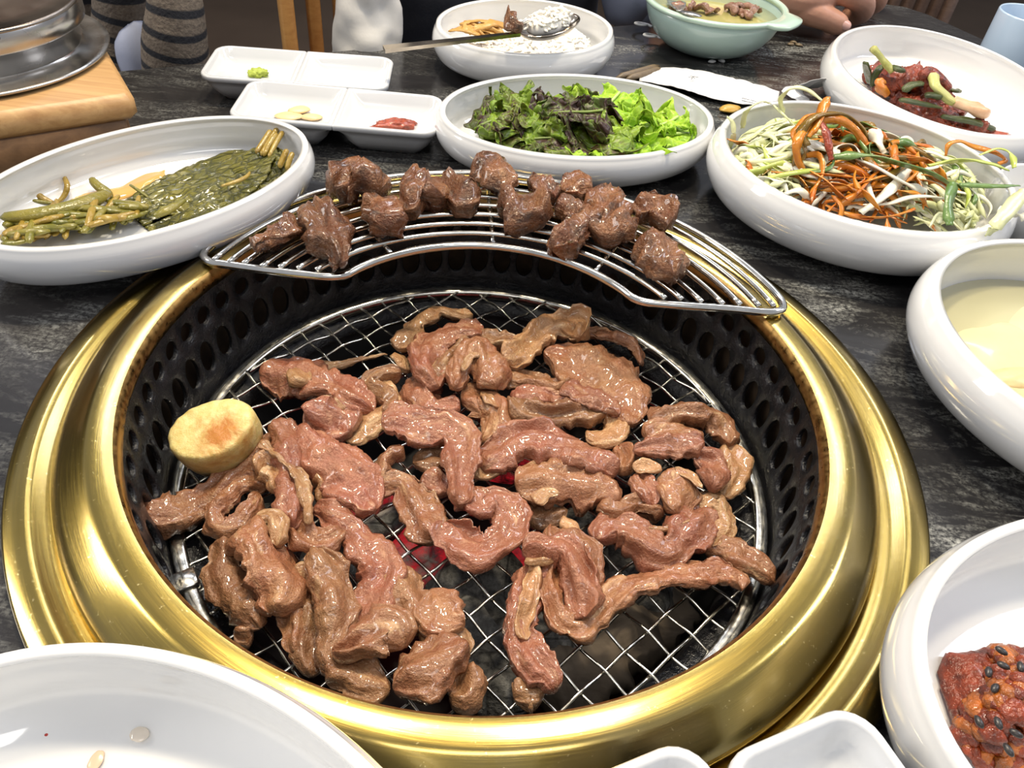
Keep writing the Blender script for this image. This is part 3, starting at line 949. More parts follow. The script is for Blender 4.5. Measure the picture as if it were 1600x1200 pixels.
WASABI = simple('green_wasabi', (0.33, 0.40, 0.045), 0.5, 0, 0.2, 300, 0.5, 500, 0.001)
GARLIC = simple('pale_garlic', (0.72, 0.52, 0.26), 0.35, 0, 0.1, 100, 0.2, 300, 0.0005, sss=0.2)
REDPASTE = simple('red_chilli_paste', (0.30, 0.045, 0.012), 0.25, 0, 0.4, 220, 0.7, 420, 0.0015, coat=0.5)
p = at(404, 117, 0.0100)
solo('wasabi', blob(p + (0, 0, 0.0016), (0.0078, 0.0056, 0.0036), 5, 0.45, 3.0, 4, 0.3), WASABI, 'dab of green wasabi in the back sauce tray', 'condiment')
for i, (x, y, r, ro, lab) in enumerate(((452, 183, (0.0105, 0.0065, 0.0020), 0.2, 'larger cream garlic slice in the front sauce tray'), (468, 176, (0.0085, 0.0055, 0.002), 0.6, 'cream garlic slice lying behind the larger one in the front tray'), (487, 185, (0.008, 0.005, 0.0018), 0.1, 'cream garlic slice on the right of the pile in the front tray'))):
    p = at(x, y, 0.0105)
    solo('garlic_slice', blob(p + (0, 0, 0.001 + 0.0012 * (i == 1)), r, 60 + i, 0.16, 1.4, 3, ro), GARLIC, lab, 'garlic', 'garlic slices in the front sauce tray')
p = at(614, 198, 0.0105)
solo('chilli_paste', blob(p + (0, 0, 0.001), (0.0165, 0.0068, 0.0044), 8, 0.45, 2.6, 4, 0.42), REDPASTE, 'smear of red chilli paste in the front sauce tray', 'condiment')

# ------------------------------------------------------------------ pickled leaves and stems
ZF[0] = 0.80
def mat_leafy(name, a, b, vein, rough=0.28, sx=30, sy=420, coat=0.12, bump=0.6):
    n = NT(name)
    uv = n.coord('UV'); ob = n.coord('Object', (1, 1, 1), rnd=True)
    mp = n.n('ShaderNodeMapping'); mp.inputs['Scale'].default_value = (sx, sy, 1); n.l(uv, mp.inputs['Vector'])
    f = n.noise(mp.outputs[0], 1.0, 4, 0.65, 0.6)
    g = n.noise(ob, 45, 4, 0.6)
    col = n.ramp(g, [(0.3, a), (0.7, b)])
    col = n.mix(n.ramp(f, [(0.55, (0, 0, 0)), (0.75, (0.8,) * 3)]), col, vein)
    n.color(col)
    n.set(Roughness=rough, Coat_Weight=coat, Coat_Roughness=0.1)
    n.bump(n.math('ADD', f, n.noise(ob, 300, 3)), bump, 0.0014)
    return n.m
def mat_pleaf():
    n = NT('pickled_leaf')
    uv = n.coord('UV'); ob = n.coord('Object', (1, 1, 1), rnd=True)
    mp = n.n('ShaderNodeMapping'); mp.inputs['Scale'].default_value = (55, 260, 1); n.l(uv, mp.inputs['Vector'])
    f = n.noise(mp.outputs[0], 1.0, 5, 0.7, 1.2)
    vo = n.n('ShaderNodeTexVoronoi', feature='DISTANCE_TO_EDGE'); vo.inputs['Scale'].default_value = 1
    mp2 = n.n('ShaderNodeMapping'); mp2.inputs['Scale'].default_value = (130, 300, 1); n.l(uv, mp2.inputs['Vector'])
    n.l(mp2.outputs[0], vo.inputs['Vector'])
    g = n.noise(ob, 40, 4, 0.6)
    col = n.ramp(g, [(0.3, (0.075, 0.078, 0.008)), (0.7, (0.22, 0.19, 0.018))])
    col = n.mix(n.ramp(f, [(0.52, (0,) * 3), (0.72, (0.75,) * 3)]), col, (0.23, 0.20, 0.03, 1))
    col = n.mix(n.ramp(vo.outputs['Distance'], [(0, (0.75,) * 3), (0.10, (0,) * 3)]), col, (0.030, 0.034, 0.008, 1))
    n.color(col)
    n.set(Roughness=0.27, Coat_Weight=.35, Coat_Roughness=.08)
    n.bump(n.math('ADD', n.math('MULTIPLY', f, 1.4), n.ramp(vo.outputs['Distance'], [(0, (0,) * 3), (0.2, (.8,) * 3)])), 0.85, 0.002)
    return n.m
PLEAF = mat_pleaf()
PSTEM = mat_leafy('pickled_scape', (0.10, 0.105, 0.012, 1), (0.26, 0.21, 0.035, 1), (0.36, 0.29, 0.08, 1), 0.22, 40, 700)
PSTEMY = mat_leafy('yellow_pickled_stem', (0.24, 0.15, 0.018, 1), (0.36, 0.25, 0.045, 1), (0.45, 0.33, 0.08, 1), 0.25, 40, 700)
BROTH = simple('amber_pickling_liquid', (0.62, 0.36, 0.10), 0.05, 0, 0.06, 40, coat=0.5)

def sheet(A, widths, seed, wr=0.0022, freq=140, n=56, m=26, droop=0.0, thick=0.0011, ruffle=0.0, rfreq=60, up=(0, 0, 1.0), serr=0.05):
    """thin leaf along centre line A: wrinkled, with real thickness"""
    A = np.asarray(A, float)
    C = catmull(np.c_[A, widths], n)
    c, w = C[:, :3], C[:, 3]
    t, sd, upv = frames(c)
    s = np.r_[0, np.cumsum(np.linalg.norm(np.diff(c, axis=0), axis=1))]
    u = np.linspace(-1, 1, m)
    edge = 1 + serr * vnoise(np.c_[s * 260, s * 0 + seed, s * 0], seed)
    edge2 = 1 + serr * vnoise(np.c_[s * 260, s * 0 + seed + 40, s * 0], seed + 1)
    X = np.where(u[None, :] < 0, (w * edge)[:, None], (w * edge2)[:, None]) * u[None, :] / 2
    q = np.stack([np.broadcast_to(s[:, None] * 32, X.shape), X * freq * 2.3, np.full(X.shape, seed * 1.3)], -1)
    z = wr * fbm(q, seed, 3)
    q2 = np.stack([np.broadcast_to(s[:, None] * rfreq, X.shape), X * rfreq * 0.7, np.full(X.shape, seed * 2.1)], -1)
    z = z + ruffle * fbm(q2, seed + 7, 3) * (0.15 + np.abs(u)[None, :] ** 1.3)
    z = z - droop * (u[None, :] ** 2) * w[:, None]
    P = c[:, None, :] + sd[:, None, :] * X[:, :, None] + upv[:, None, :] * z[:, :, None]
    if ruffle:
        P = P + sd[:, None, :] * (0.6 * ruffle * fbm(q2 + 31, seed + 11, 2) * np.abs(u)[None, :])[:, :, None] + t[:, None, :] * (0.7 * ruffle * fbm(q2 + 77, seed + 13, 2) * np.abs(u)[None, :])[:, :, None]
    nrm = np.cross(np.gradient(P, axis=0), np.gradient(P, axis=1))
    nrm /= np.linalg.norm(nrm, axis=2)[:, :, None] + 1e-12
    Q = P + nrm * thick
    nm = n * m
    v = np.vstack([P.reshape(-1, 3), Q.reshape(-1, 3)])
    f = []
    for i in range(n - 1):
        for j in range(m - 1):
            a = i * m + j
            f.append((a, a + 1, a + m + 1, a + m))
            f.append((nm + a, nm + a + m, nm + a + m + 1, nm + a + 1))
    rim = [i * m for i in range(n)] + [(n - 1) * m + j for j in range(1, m)] + [i * m + m - 1 for i in range(n - 2, -1, -1)] + [j for j in range(m - 2, 0, -1)]
    for a, b in zip(rim, rim[1:] + rim[:1]):
        f.append((a, b, b + nm, a + nm))
    uv = np.stack([np.broadcast_to(s[:, None], X.shape), X + 0.05], -1).reshape(-1, 2)
    return v, f, np.vstack([uv, uv])

def pz(L):
    return [atz(x, y, z) for x, y, z in L]

solo('pickle_broth', strip(pz([(92, 306, .0150), (150, 296, .0150), (205, 282, .0150), (258, 266, .0150)]), [0.022, 0.034, 0.034, 0.014], 0.0022, 4, lump=0.0001, twist=0, curl=0, fine=0.05, taper=0.6), BROTH, 'puddle of amber pickling liquid in the leaf dish', 'liquid')
leaves = [
    ([(222, 352, .0145), (300, 322, .0150), (370, 292, .018), (425, 258, .027), (444, 238, .036)], [0.016, 0.042, 0.046, 0.030, 0.008], 'lowest pickled leaf of the stack, its edge along the front rim'),
    ([(212, 340, .0165), (280, 312, .0180), (360, 280, .021), (420, 250, .030), (440, 236, .037)], [0.012, 0.046, 0.054, 0.032, 0.007], 'broad middle pickled leaf in the stacked bunch'),
    ([(205, 322, .0190), (270, 296, .0205), (340, 270, .024), (400, 247, .032), (430, 230, .039)], [0.012, 0.044, 0.054, 0.030, 0.007], 'uppermost dark pickled leaf of the stacked bunch'),
]
for i, (L, W, lab) in enumerate(leaves):
    o = solo('pickled_leaf', inside(sheet(pz(L), np.array(W) * 1.28, 20 + i, 0.0050, 110, 80, 46, 0.10, 0.0009), 'leaf', .93), PLEAF, lab, 'leaf', 'pickled leaves in the left dish')
    S = [((400, 240), (424, 203)), ((408, 243), (434, 200)), ((436, 262), (449, 233))][i]
    q0, q1 = atz(*S[0], .034), atz(*S[1], .043)
    obj('stem', tube([q0, (q0 + q1) / 2, q1], [0.0018, 0.0020, 0.0019], 8, 14), PSTEMY, o)
    q0, q1 = atz(S[0][0] + 12, S[0][1] + 4, .034), atz(S[1][0] + 9, S[1][1] + 5, .043)
    obj('stem', tube([q0, (q0 + q1) / 2 + (0, 0, .001), q1], [0.0016, 0.0018, 0.0017], 8, 14), PSTEMY, o)
rs = random.Random(11)
stems = [
    ([(0, 340, .030), (60, 335, .030), (110, 324, .029), (150, 311, .026), (172, 300, .022)], .0050, PSTEM, 'long thick green pickled stalk lying across the pile at the left'),
    ([(35, 277, .026), (48, 292, .025), (62, 307, .022), (86, 318, .018)], .0024, PSTEMY, 'yellow pickled stem sticking up leftmost in the leaf dish'),
    ([(26, 310, .024), (55, 314, .021), (92, 319, .018)], .0016, PSTEM, 'thin green pickled stem pointing left'),
    ([(100, 275, .028), (105, 292, .025), (100, 306, .020), (88, 318, .017)], .0018, PSTEMY, 'thin curved yellow pickled stem standing up in the pile'),
    ([(142, 278, .026), (152, 290, .024), (168, 302, .021), (174, 312, .018)], .0030, PSTEM, 'dark short pickled stem leaning on the broth'),
    ([(202, 288, .025), (220, 300, .022), (236, 312, .019)], .0012, PSTEM, 'pointed thin stem tip lying before the leaves'),
    ([(345, 291, .030), (365, 285, .031), (385, 276, .031), (391, 268, .031)], .0014, PSTEMY, 'short yellow bit of stem lying on the top leaf'),
    ([(240, 338, .024), (262, 328, .025), (290, 312, .025)], .0030, PSTEM, 'dark green stem lying on the lower edge of the leaves'),
]
for i, (L, r, m, lab) in enumerate(stems):
    k = len(L)
    solo('pickled_scape', tube(pz(L), [r * 0.7] + [r] * (k - 2) + [r * 0.45], 10, 26, [r * .5] + [r * .75] * (k - 2) + [r * .4]), m, lab, 'stem', 'pickled stems in the left dish')
for i in range(96):
    x, y = rs.uniform(8, 215), 0
    t_ = x / 215
    y = 372 - 38 * t_ + rs.uniform(-22, 14) * (1 - 0.4 * t_) - 12 * math.sin(t_ * 3)
    z = .0148 + rs.uniform(0, .015)
    an = rs.choice([rs.uniform(-0.2, 0.6), rs.uniform(-0.1, 0.5), rs.uniform(0.9, 1.7)])
    L = rs.uniform(22, 46)
    pts = []
    for s in (-1, -0.3, 0.3, 1):
        pts.append((min(max(x + math.cos(an) * L * s, 6), 232), min(y - math.sin(an) * L * s * 0.65, 381 - 0.06 * x), z + rs.uniform(-.0015, .003)))
    r = rs.uniform(.0017, .0031)
    solo('pickled_scape', inside(tube(pz(pts), [r * .8, r, r, r * .6], 8, 18, [r * .6, r * .7, r * .7, r * .4]), 'leaf', .93), PSTEM if rs.random() < .72 else PSTEMY, 'short glossy pickled stem in the pile at the left of the leaf dish', 'stem', 'short pickled stems in the left dish')

# ------------------------------------------------------------------ lettuce
ZF[0] = 0.85
def mat_lettuce(name, a, b, edge, eamt):
    n = NT(name)
    uv = n.coord('UV'); ob = n.coord('Object', (1, 1, 1), rnd=True)
    g = n.noise(ob, 38, 4, 0.6)
    col = n.ramp(g, [(0.3, a), (0.7, b)])
    e = n.noise(ob, 30, 4, 0.65, 0.5)
    col = n.mix(n.ramp(e, [(0.56 - eamt * .2, (0, 0, 0)), (0.74 - eamt * .2, (0.95,) * 3)]), col, edge)
    v = n.n('ShaderNodeTexVoronoi', feature='DISTANCE_TO_EDGE'); v.inputs['Scale'].default_value = 120; n.l(ob, v.inputs['Vector'])
    col = n.mix(n.ramp(v.outputs['Distance'], [(0, (0.35,) * 3), (0.08, (0,) * 3)]), col, tuple(min(1, x * 1.7) for x in b[:3]) + (1,))
    n.color(col)
    n.set(Roughness=0.38, Specular_IOR_Level=0.35, Subsurface_Weight=0.06, Subsurface_Scale=0.002)
    n.bump(n.math('ADD', n.ramp(v.outputs['Distance'], [(0, (0,) * 3), (0.2, (1,) * 3)]), g), 0.5, 0.0012)
    return n.m
LETG = mat_lettuce('bright_green_lettuce', (0.20, 0.40, 0.022, 1), (0.40, 0.58, 0.05, 1), (0.30, 0.5, 0.03, 1), 0.0)
LETD = mat_lettuce('dark_green_lettuce', (0.068, 0.125, 0.010, 1), (0.19, 0.285, 0.024, 1), (0.060, 0.022, 0.014, 1), 0.5)
LETR = mat_lettuce('red_tinged_lettuce', (0.06, 0.10, 0.016, 1), (0.12, 0.18, 0.03, 1), (0.042, 0.016, 0.016, 1), 1.2)
RIB = simple('pale_lettuce_rib', (0.50, 0.62, 0.22), 0.35, 0, 0.1)
RIBD = simple('dull_lettuce_rib', (0.20, 0.27, 0.06), 0.35, 0, 0.2)
lets = [
    # centre line in pixels + height, widths (m), material, label
    ([(742, 205, .022), (790, 196, .030), (840, 186, .032), (880, 180, .030)], [.014, .050, .055, .03], LETD, 'dark green lettuce leaf at the left end of the dish'),
    ([(770, 222, .022), (815, 216, .032), (868, 212, .036), (915, 214, .032)], [.014, .040, .048, .02], LETR, 'reddish lettuce leaf along the front rim, left of centre'),
    ([(1090, 205, .026), (1055, 206, .033), (1010, 208, .034), (960, 212, .030)], [.024, .052, .046, .02], LETG, 'bright green lettuce leaf at the right end of the dish'),
    ([(1062, 178, .036), (1040, 190, .036), (1005, 196, .034), (965, 198, .030)], [.018, .040, .040, .02], LETG, 'bright green lettuce leaf standing behind the right end one'),
    ([(1020, 222, .025), (980, 220, .034), (930, 216, .036), (885, 214, .032)], [.018, .040, .044, .02], LETG, 'bright green lettuce leaf low at the front, right of centre'),
    ([(765, 158, .038), (800, 166, .040), (850, 174, .040), (890, 180, .036)], [.024, .044, .046, .02], LETD, 'dark green lettuce leaf with a frilled top at the back left'),
    ([(860, 222, .026), (885, 200, .040), (900, 178, .044), (905, 160, .046)], [.020, .046, .046, .024], LETD, 'dark green lettuce leaf lying across the middle'),
    ([(905, 136, .050), (900, 156, .048), (890, 180, .044), (880, 200, .038)], [.018, .036, .034, .016], LETR, 'dark red lettuce leaf highest at the back'),
    ([(970, 140, .048), (955, 156, .047), (935, 176, .044), (915, 196, .040)], [.024, .042, .040, .016], LETG, 'yellow-green lettuce leaf with a frilly tip at the back'),
    ([(955, 168, .048), (920, 172, .050), (880, 172, .050), (845, 176, .047)], [.014, .028, .028, .012], LETR, 'dark red frilled lettuce leaf folded on top'),
    ([(935, 226, .030), (945, 208, .040), (950, 192, .044), (945, 178, .046)], [.016, .036, .036, .016], LETD, 'green lettuce leaf in front of the red one on top'),
    ([(800, 146, .044), (815, 160, .044), (835, 178, .042), (850, 196, .038)], [.016, .034, .036, .016], LETD, 'olive lettuce leaf with an upright tip at the back left'),
    ([(745, 196, .032), (775, 184, .038), (810, 178, .040), (845, 190, .040)], [.012, .032, .036, .016], LETR, 'purple-edged lettuce leaf over the left end'),
    ([(840, 228, .026), (830, 208, .036), (835, 192, .042), (845, 176, .044)], [.016, .040, .036, .016], LETD, 'curled green lettuce leaf at the front left of centre'),
]
for i, (L, W, m, lab) in enumerate(lets):
    P = np.array(pz(L)); P[:, 2] -= 0.002
    o = solo('lettuce_leaf', inside(sheet(P, np.array(W) * 1.38, 140 + i, 0.0016, 150, 84, 60, 0.05, 0.0005, 0.0180, 125, serr=0.5), 'lettuce', .92), m, lab, 'lettuce', 'lettuce leaves in the oval dish')
    Q = P + (0, 0, 0.0006)
    obj('rib', inside(tube(Q, [.0012, .0011, .0008, .0005], 6, 20), 'lettuce', .92), RIB if m is LETG else RIBD, o)

# ------------------------------------------------------------------ rice bowl
ZF[0] = 0.78
RICE = simple('cooked_rice', (0.86, 0.82, 0.74), 0.42, 0, 0.03, 40)
def grains(cfun, n, seed, L=0.0062, r=0.00135):
    rs_ = np.random.RandomState(seed)
    mb = MB()
    a = np.linspace(0, 2 * math.pi, 5, endpoint=False)
    for k in range(n):
        c, nr = cfun(rs_)
        d = rs_.normal(size=3); d -= nr * (d @ nr) * rs_.uniform(0.4, 1); d /= np.linalg.norm(d)
        e = np.cross(d, (0.3, 0.2, 0.9)); e /= np.linalg.norm(e); f_ = np.cross(d, e)
        l = L * rs_.uniform(.8, 1.15)
        R = []
        for t_, q in ((-.5, .35), (-.3, .85), (0, 1), (.3, .85), (.5, .35)):
            R.append(np.array([c + d * l * t_ + (e * math.cos(x) + f_ * math.sin(x)) * r * q for x in a]))
        v, f = loft_rings(np.array(R))
        mb.add(v, f)
    return mb
RB = np.array([-0.0126, 0.4416, 0])
def rice_h(x, y):
    p = np.array([[x * 40, y * 40, 3.0]])
    return 0.0215 + 0.008 * float(vnoise(p, 3)[0]) + 0.009 * math.exp(-((x - 0.012) ** 2 + (y + 0.002) ** 2) / 0.0010)
def rice_mound():
    n, m = 36, 12
    R = []
    for j in range(m):
        q = 1 - j / (m - 1)
        ring = []
        for i in range(n):
            k = 2 * math.pi * i / n
            u, v = 0.068 * q * math.cos(k), 0.056 * q * math.sin(k)
            x = u * math.cos(.522) - v * math.sin(.522); y = u * math.sin(.522) + v * math.cos(.522)
            ring.append((RB[0] + x, RB[1] + y, rice_h(x, y) - 0.009 * max(0, q - .8) / .2))
        R.append(ring)
    return loft_rings(np.array(R), False, True)
rb = MB(); rb.add(*rice_mound())
def rg(rs_):
    k, q = rs_.uniform(0, 6.283), math.sqrt(rs_.uniform(0, 1)) * 0.97
    u, v = 0.067 * q * math.cos(k), 0.055 * q * math.sin(k)
    x = u * math.cos(.522) - v * math.sin(.522); y = u * math.sin(.522) + v * math.cos(.522)
    return RB + (x, y, rice_h(x, y) + rs_.uniform(-0.0006, 0.0006) - 0.009 * max(0, q - .8) / .2), np.array([0, 0, 1.0])
G_ = grains(rg, 700, 5)
rb.add(G_.v, G_.f)
solo('rice', rb, RICE, 'cooked white rice filling the white bowl', 'rice', None, 'stuff')
KIMY = mat_leafy('yellow_kimchi', (0.50, 0.25, 0.05, 1), (0.62, 0.36, 0.10, 1), (0.70, 0.48, 0.2, 1), 0.3, 40, 300)
kt = atz(745, 52, 0.040)
o = thing('kimchi', kt, 'yellowish kimchi heap at the left side of the rice bowl', 'kimchi')
rs = random.Random(3)
for i in range(9):
    a = rs.uniform(0, 3.1); L = rs.uniform(.010, .018)
    c = kt + (rs.uniform(-.011, .014), rs.uniform(-.007, .010), rs.uniform(-.003, .006))
    d = np.array([math.cos(a), math.sin(a), 0]) * L
    obj('strip', strip([c - d, c + (0, 0, .004), c + d], [.008, .011, .007], .003, 400 + i, lump=.0012, M=12, step=.003), KIMY, o)

# spoon across the rice bowl, with rice and a piece of beef on it
sp = thing('spoon', atz(600, 76, 0.064), 'long steel spoon holding rice, laid across the rice bowl', 'spoon')
h0, h1 = atz(600, 77, 0.060), atz(812, 53, 0.0700)
dx = (h1 - h0) / np.linalg.norm(h1 - h0)
sdv = np.cross(dx, (0, 0, 1.0)); sdv /= np.linalg.norm(sdv); upv_ = np.cross(sdv, dx)
R = []
for s, w_, th_ in ((0, .0048, .0014), (.04, .0044, .0014), (.5, .0034, .0013), (.9, .0024, .0014), (1.0, .0026, .0014)):
    c = h0 + (h1 - h0) * s
    R.append([c + sdv * w_ - upv_ * th_, c + sdv * w_ + upv_ * th_, c - sdv * w_ + upv_ * th_, c - sdv * w_ - upv_ * th_])
flat(obj('handle', loft_rings(np.array(R)[:, ::-1]), SPOONM, sp))
bc = atz(858, 38, 0.072)
bx = atz(900, 25, 0.076) - atz(815, 53, 0.071); bl = np.linalg.norm(bx); bx /= bl
by = np.cross((0, 0, 1.0), bx); by /= np.linalg.norm(by); bz = np.cross(bx, by)
def spoon_bowl():
    R = []
    k = np.linspace(0, 2 * math.pi, 40, endpoint=False)
    for q, z in ((1.0, 0.0), (.97, -.0016), (.85, -.0045), (.6, -.0075), (.3, -.009), (.02, -.0095)):
        R.append([bc + bx * (bl * .53 * q * math.cos(a)) + by * (.0185 * q * math.sin(a) * (1 - .12 * math.cos(a))) + bz * z for a in k])
    for q, z in ((.02, -.0083), (.3, -.0078), (.6, -.0063), (.85, -.0035), (.95, -.0008), (.985, .0006), (1.0, 0.0)):
        R.append([bc + bx * (bl * .53 * q * math.cos(a)) + by * (.0185 * q * math.sin(a) * (1 - .12 * math.cos(a))) + bz * z for a in k])
    return loft_rings(np.array(R), False, False)
obj('bowl', spoon_bowl(), SPOONM, sp)
def rg2(rs_):
    k, q = rs_.uniform(0, 6.283), rs_.uniform(0, 1) ** .5
    el = rs_.uniform(0, 1)
    c = bc + bx * (bl * .40 * q * math.cos(k)) + by * (.013 * q * math.sin(k)) + bz * (.011 * math.sqrt(max(0, 1 - q * q)) + rs_.uniform(-.002, .001))
    return c, bz
mb = MB()
v, f, _ = blob((0, 0, 0), (1, 1, 1), 4, .12, 1.5, 3)
v = bc + np.outer(v[:, 0] * bl * .38, bx) + np.outer(v[:, 1] * .0125, by) + np.outer(np.maximum(v[:, 2], -.35) * .0095, bz)
mb.add(v, f); G_ = grains(rg2, 110, 9); mb.add(G_.v, G_.f)
solo('rice', mb, RICE, 'small heap of rice on the spoon', 'rice', None, 'stuff')
solo('beef_piece', strip([atz(796, 18, .084), atz(800, 34, .080), atz(815, 46, .0765)], [.008, .013, .012], .009, 501, curl=.2), COOKED, 'browned beef piece lying on the spoon beside its rice', 'meat')

# ------------------------------------------------------------------ mint bowl with soup
ZF[0] = 0.71
MC = np.array([0.1678, 0.5438, 0]); MA, MBB, MR = 0.0688, 0.0640, math.radians(12)
mb_ = thing('soup_bowl', MC, 'mint green bowl with two small handles, holding meat soup', 'bowl')
obj('body', lathe([(0.0, 0.0), (0.42, 0.0003), (0.52, 0.0018), (0.68, 0.0068), (0.82, 0.0150), (0.92, 0.0250), (0.975, 0.0345), (0.99, 0.0415), (0.97, 0.0420), (0.95, 0.0385), (0.93, 0.032), (0.86, 0.020), (0.70, 0.0095), (0.45, 0.0045), (0.0, 0.004)], MC, 96, (MA, MBB), MR), MINT, mb_)
def mint_rim():
    k = np.linspace(0, 2 * math.pi, 144, endpoint=False)
    ex = np.zeros_like(k)
    for c0 in (math.radians(-44), math.radians(136)):
        d = np.abs((k - c0 + math.pi) % (2 * math.pi) - math.pi)
        ex += 0.22 * np.clip(1.25 - (d / math.radians(19)) ** 2.4, 0, 1) ** .75
    R = []
    for q, z, e in ((0.965, .0412, 0), (1.01, .0412, .9), (1.035, .0424, 1), (1.04, .0442, 1), (1.03, .0456, 1), (1.0, .0462, .5), (.965, .0460, 0), (.950, .0450, 0), (.950, .0424, 0), (.965, .0412, 0)):
        rr = q + ex * e
        x, y = MA * rr * np.cos(k), MBB * rr * np.sin(k)
        R.append(np.c_[MC[0] + x * math.cos(MR) - y * math.sin(MR), MC[1] + x * math.sin(MR) + y * math.cos(MR), np.full_like(k, z)])
    return loft_rings(np.array(R), False, False)
obj('rim', mint_rim(), MINTRIM, mb_)['label'] = 'paler mint rim widening into two handles'
SOUP = simple('yellow_soup', (0.40, 0.36, 0.13), 0.05, 0, 0.12, 30, coat=0.5)
solo('soup', lathe([(0.90, .026), (0.945, .0345), (0.5, .0348), (0, .0348)], MC, 64, (MA, MBB), MR), SOUP, 'yellowish broth in the mint bowl', 'liquid')
SHRED = mat_meat('boiled_beef', (0.22, 0.105, 0.075, 1), (0.30, 0.17, 0.12, 1), (0.55, 0.42, 0.33, 1), 0.55, 0.68, bump=.4)
for i, (x, y) in enumerate(((1060, 15), (1078, 12), (1095, 18), (1112, 20), (1140, 18), (1150, 14), (1158, 22), (1168, 16), (1178, 22), (1162, 25))):
    p = atz(x, y, .0515)
    a = i * 1.3
    d = np.array([math.cos(a), math.sin(a), 0]) * .009
    lab = 'boiled beef shred in the %s clump floating in the mint bowl' % ('left' if i < 4 else 'right')
    solo('beef_shred', strip([p - d, p + (0.002, 0.002, .003 + .001 * (i % 3)), p + d], [.006, .008, .005], .004, 520 + i, M=12, step=.003), SHRED, lab, 'meat', 'beef shreds in the %s clump of the mint bowl' % ('left' if i < 4 else 'right'))
o = thing('soup_spoon', atz(1075, 18, .062), 'steel spoon whose end lies over the rim of the mint bowl', 'spoon')
obj('handle', tube([atz(1062, 17, .066), atz(1078, 21, .0675), atz(1097, 25, .066)], [.003, .005, .004], 10, 14, [.001, .0014, .001]), STEEL, o)
obj('bowl', strip([atz(1062, 17, .066), atz(1058, 10, .058), atz(1056, 2, .050)], [.006, .016, .02], .002, 2, lump=0, twist=0, curl=-.3, fine=0), STEEL, o)

# ------------------------------------------------------------------ scallion salad
ZF[0] = 0.93
PALE = mat_leafy('pale_scallion', (0.60, 0.64, 0.30, 1), (0.76, 0.76, 0.50, 1), (0.80, 0.82, 0.62, 1), 0.25, 30, 900, bump=.25)
WHITE_S = mat_leafy('white_scallion', (0.74, 0.72, 0.56, 1), (0.80, 0.78, 0.66, 1), (0.82, 0.80, 0.7, 1), 0.25, 30, 900, bump=.25)
LIME = mat_leafy('lime_scallion', (0.36, 0.45, 0.07, 1), (0.52, 0.58, 0.16, 1), (0.6, 0.65, 0.3, 1), 0.25, 30, 900, bump=.25)
GREEN = mat_leafy('green_scallion', (0.075, 0.15, 0.035, 1), (0.17, 0.27, 0.07, 1), (0.26, 0.36, 0.12, 1), 0.28, 30, 700, bump=.3)
ORANGE = mat_leafy('sauce_coated_scallion', (0.47, 0.105, 0.008, 1), (0.60, 0.25, 0.025, 1), (0.62, 0.40, 0.10, 1), 0.2, 40, 500, bump=.4)
OLIVE = mat_leafy('sauced_green_scallion', (0.13, 0.085, 0.012, 1), (0.28, 0.15, 0.02, 1), (0.40, 0.16, 0.02, 1), 0.22, 40, 500, bump=.4)
SC = np.array([0.2345, 0.2335, 0.0])
sal = thing('scallion_salad', SC + (0, 0, 0.008), 'heap of shredded scallions, orange with chilli sauce in the middle', 'salad')
rs = random.Random(21)
SA = math.radians(-14.4)
def in_dish(x, y, q=.9):
    d = np.array([x, y]) - SC[:2]
    u = (d[0] * math.cos(SA) + d[1] * math.sin(SA)) / .0968; v = (-d[0] * math.sin(SA) + d[1] * math.cos(SA)) / .0895
    r = math.hypot(u, v)
    if r > q: d *= q / r
    return SC[:2] + d, min(r, q)
def salad_h(r): return 0.022 + 0.023 * (1 - r ** 2.8)
count = 0
for i in range(285):
    side = rs.random()
    # pixel position: pale at both ends, orange in the middle
    if side < .36: px_, py_, pal = rs.gauss(1185, 32), rs.gauss(258, 30), [PALE, PALE, LIME, WHITE_S, PALE]
    elif side < .62: px_, py_, pal = rs.gauss(1490, 42), rs.gauss(295, 24), [PALE, PALE, WHITE_S, LIME, PALE, GREEN]
    else: px_, py_, pal = rs.gauss(1345, 62), rs.gauss(282, 30), [ORANGE, ORANGE, ORANGE, OLIVE, WHITE_S, ORANGE, OLIVE, GREEN]
    c = atz(px_, py_, .026)
    (cx, cy), r0 = in_dish(c[0], c[1], .80)
    a = rs.uniform(0, math.pi); L = rs.uniform(.012, .032); bend = rs.uniform(-.8, .8)
    P = []
    lift = rs.uniform(-.010, .007)
    for k, s in enumerate((-1, -.4, .3, 1)):
        aa = a + bend * s
        (x, y), r = in_dish(cx + math.cos(aa) * L * s, cy + math.sin(aa) * L * s, .90)
        P.append((x, y, salad_h(r) + lift * (1 - r) + rs.uniform(-.002, .004) + (.004 if k in (1, 2) else 0)))
    m = rs.choice(pal)
    w_ = rs.uniform(.0026, .0056)
    obj({'white_scallion': 'white_strand', 'pale_scallion': 'pale_strand', 'lime_scallion': 'pale_strand', 'green_scallion': 'green_strand'}.get(m.name, 'sauced_strand'), inside(ribbon(P, w_, .0005, 22, i), 'salad', .93), m, sal)
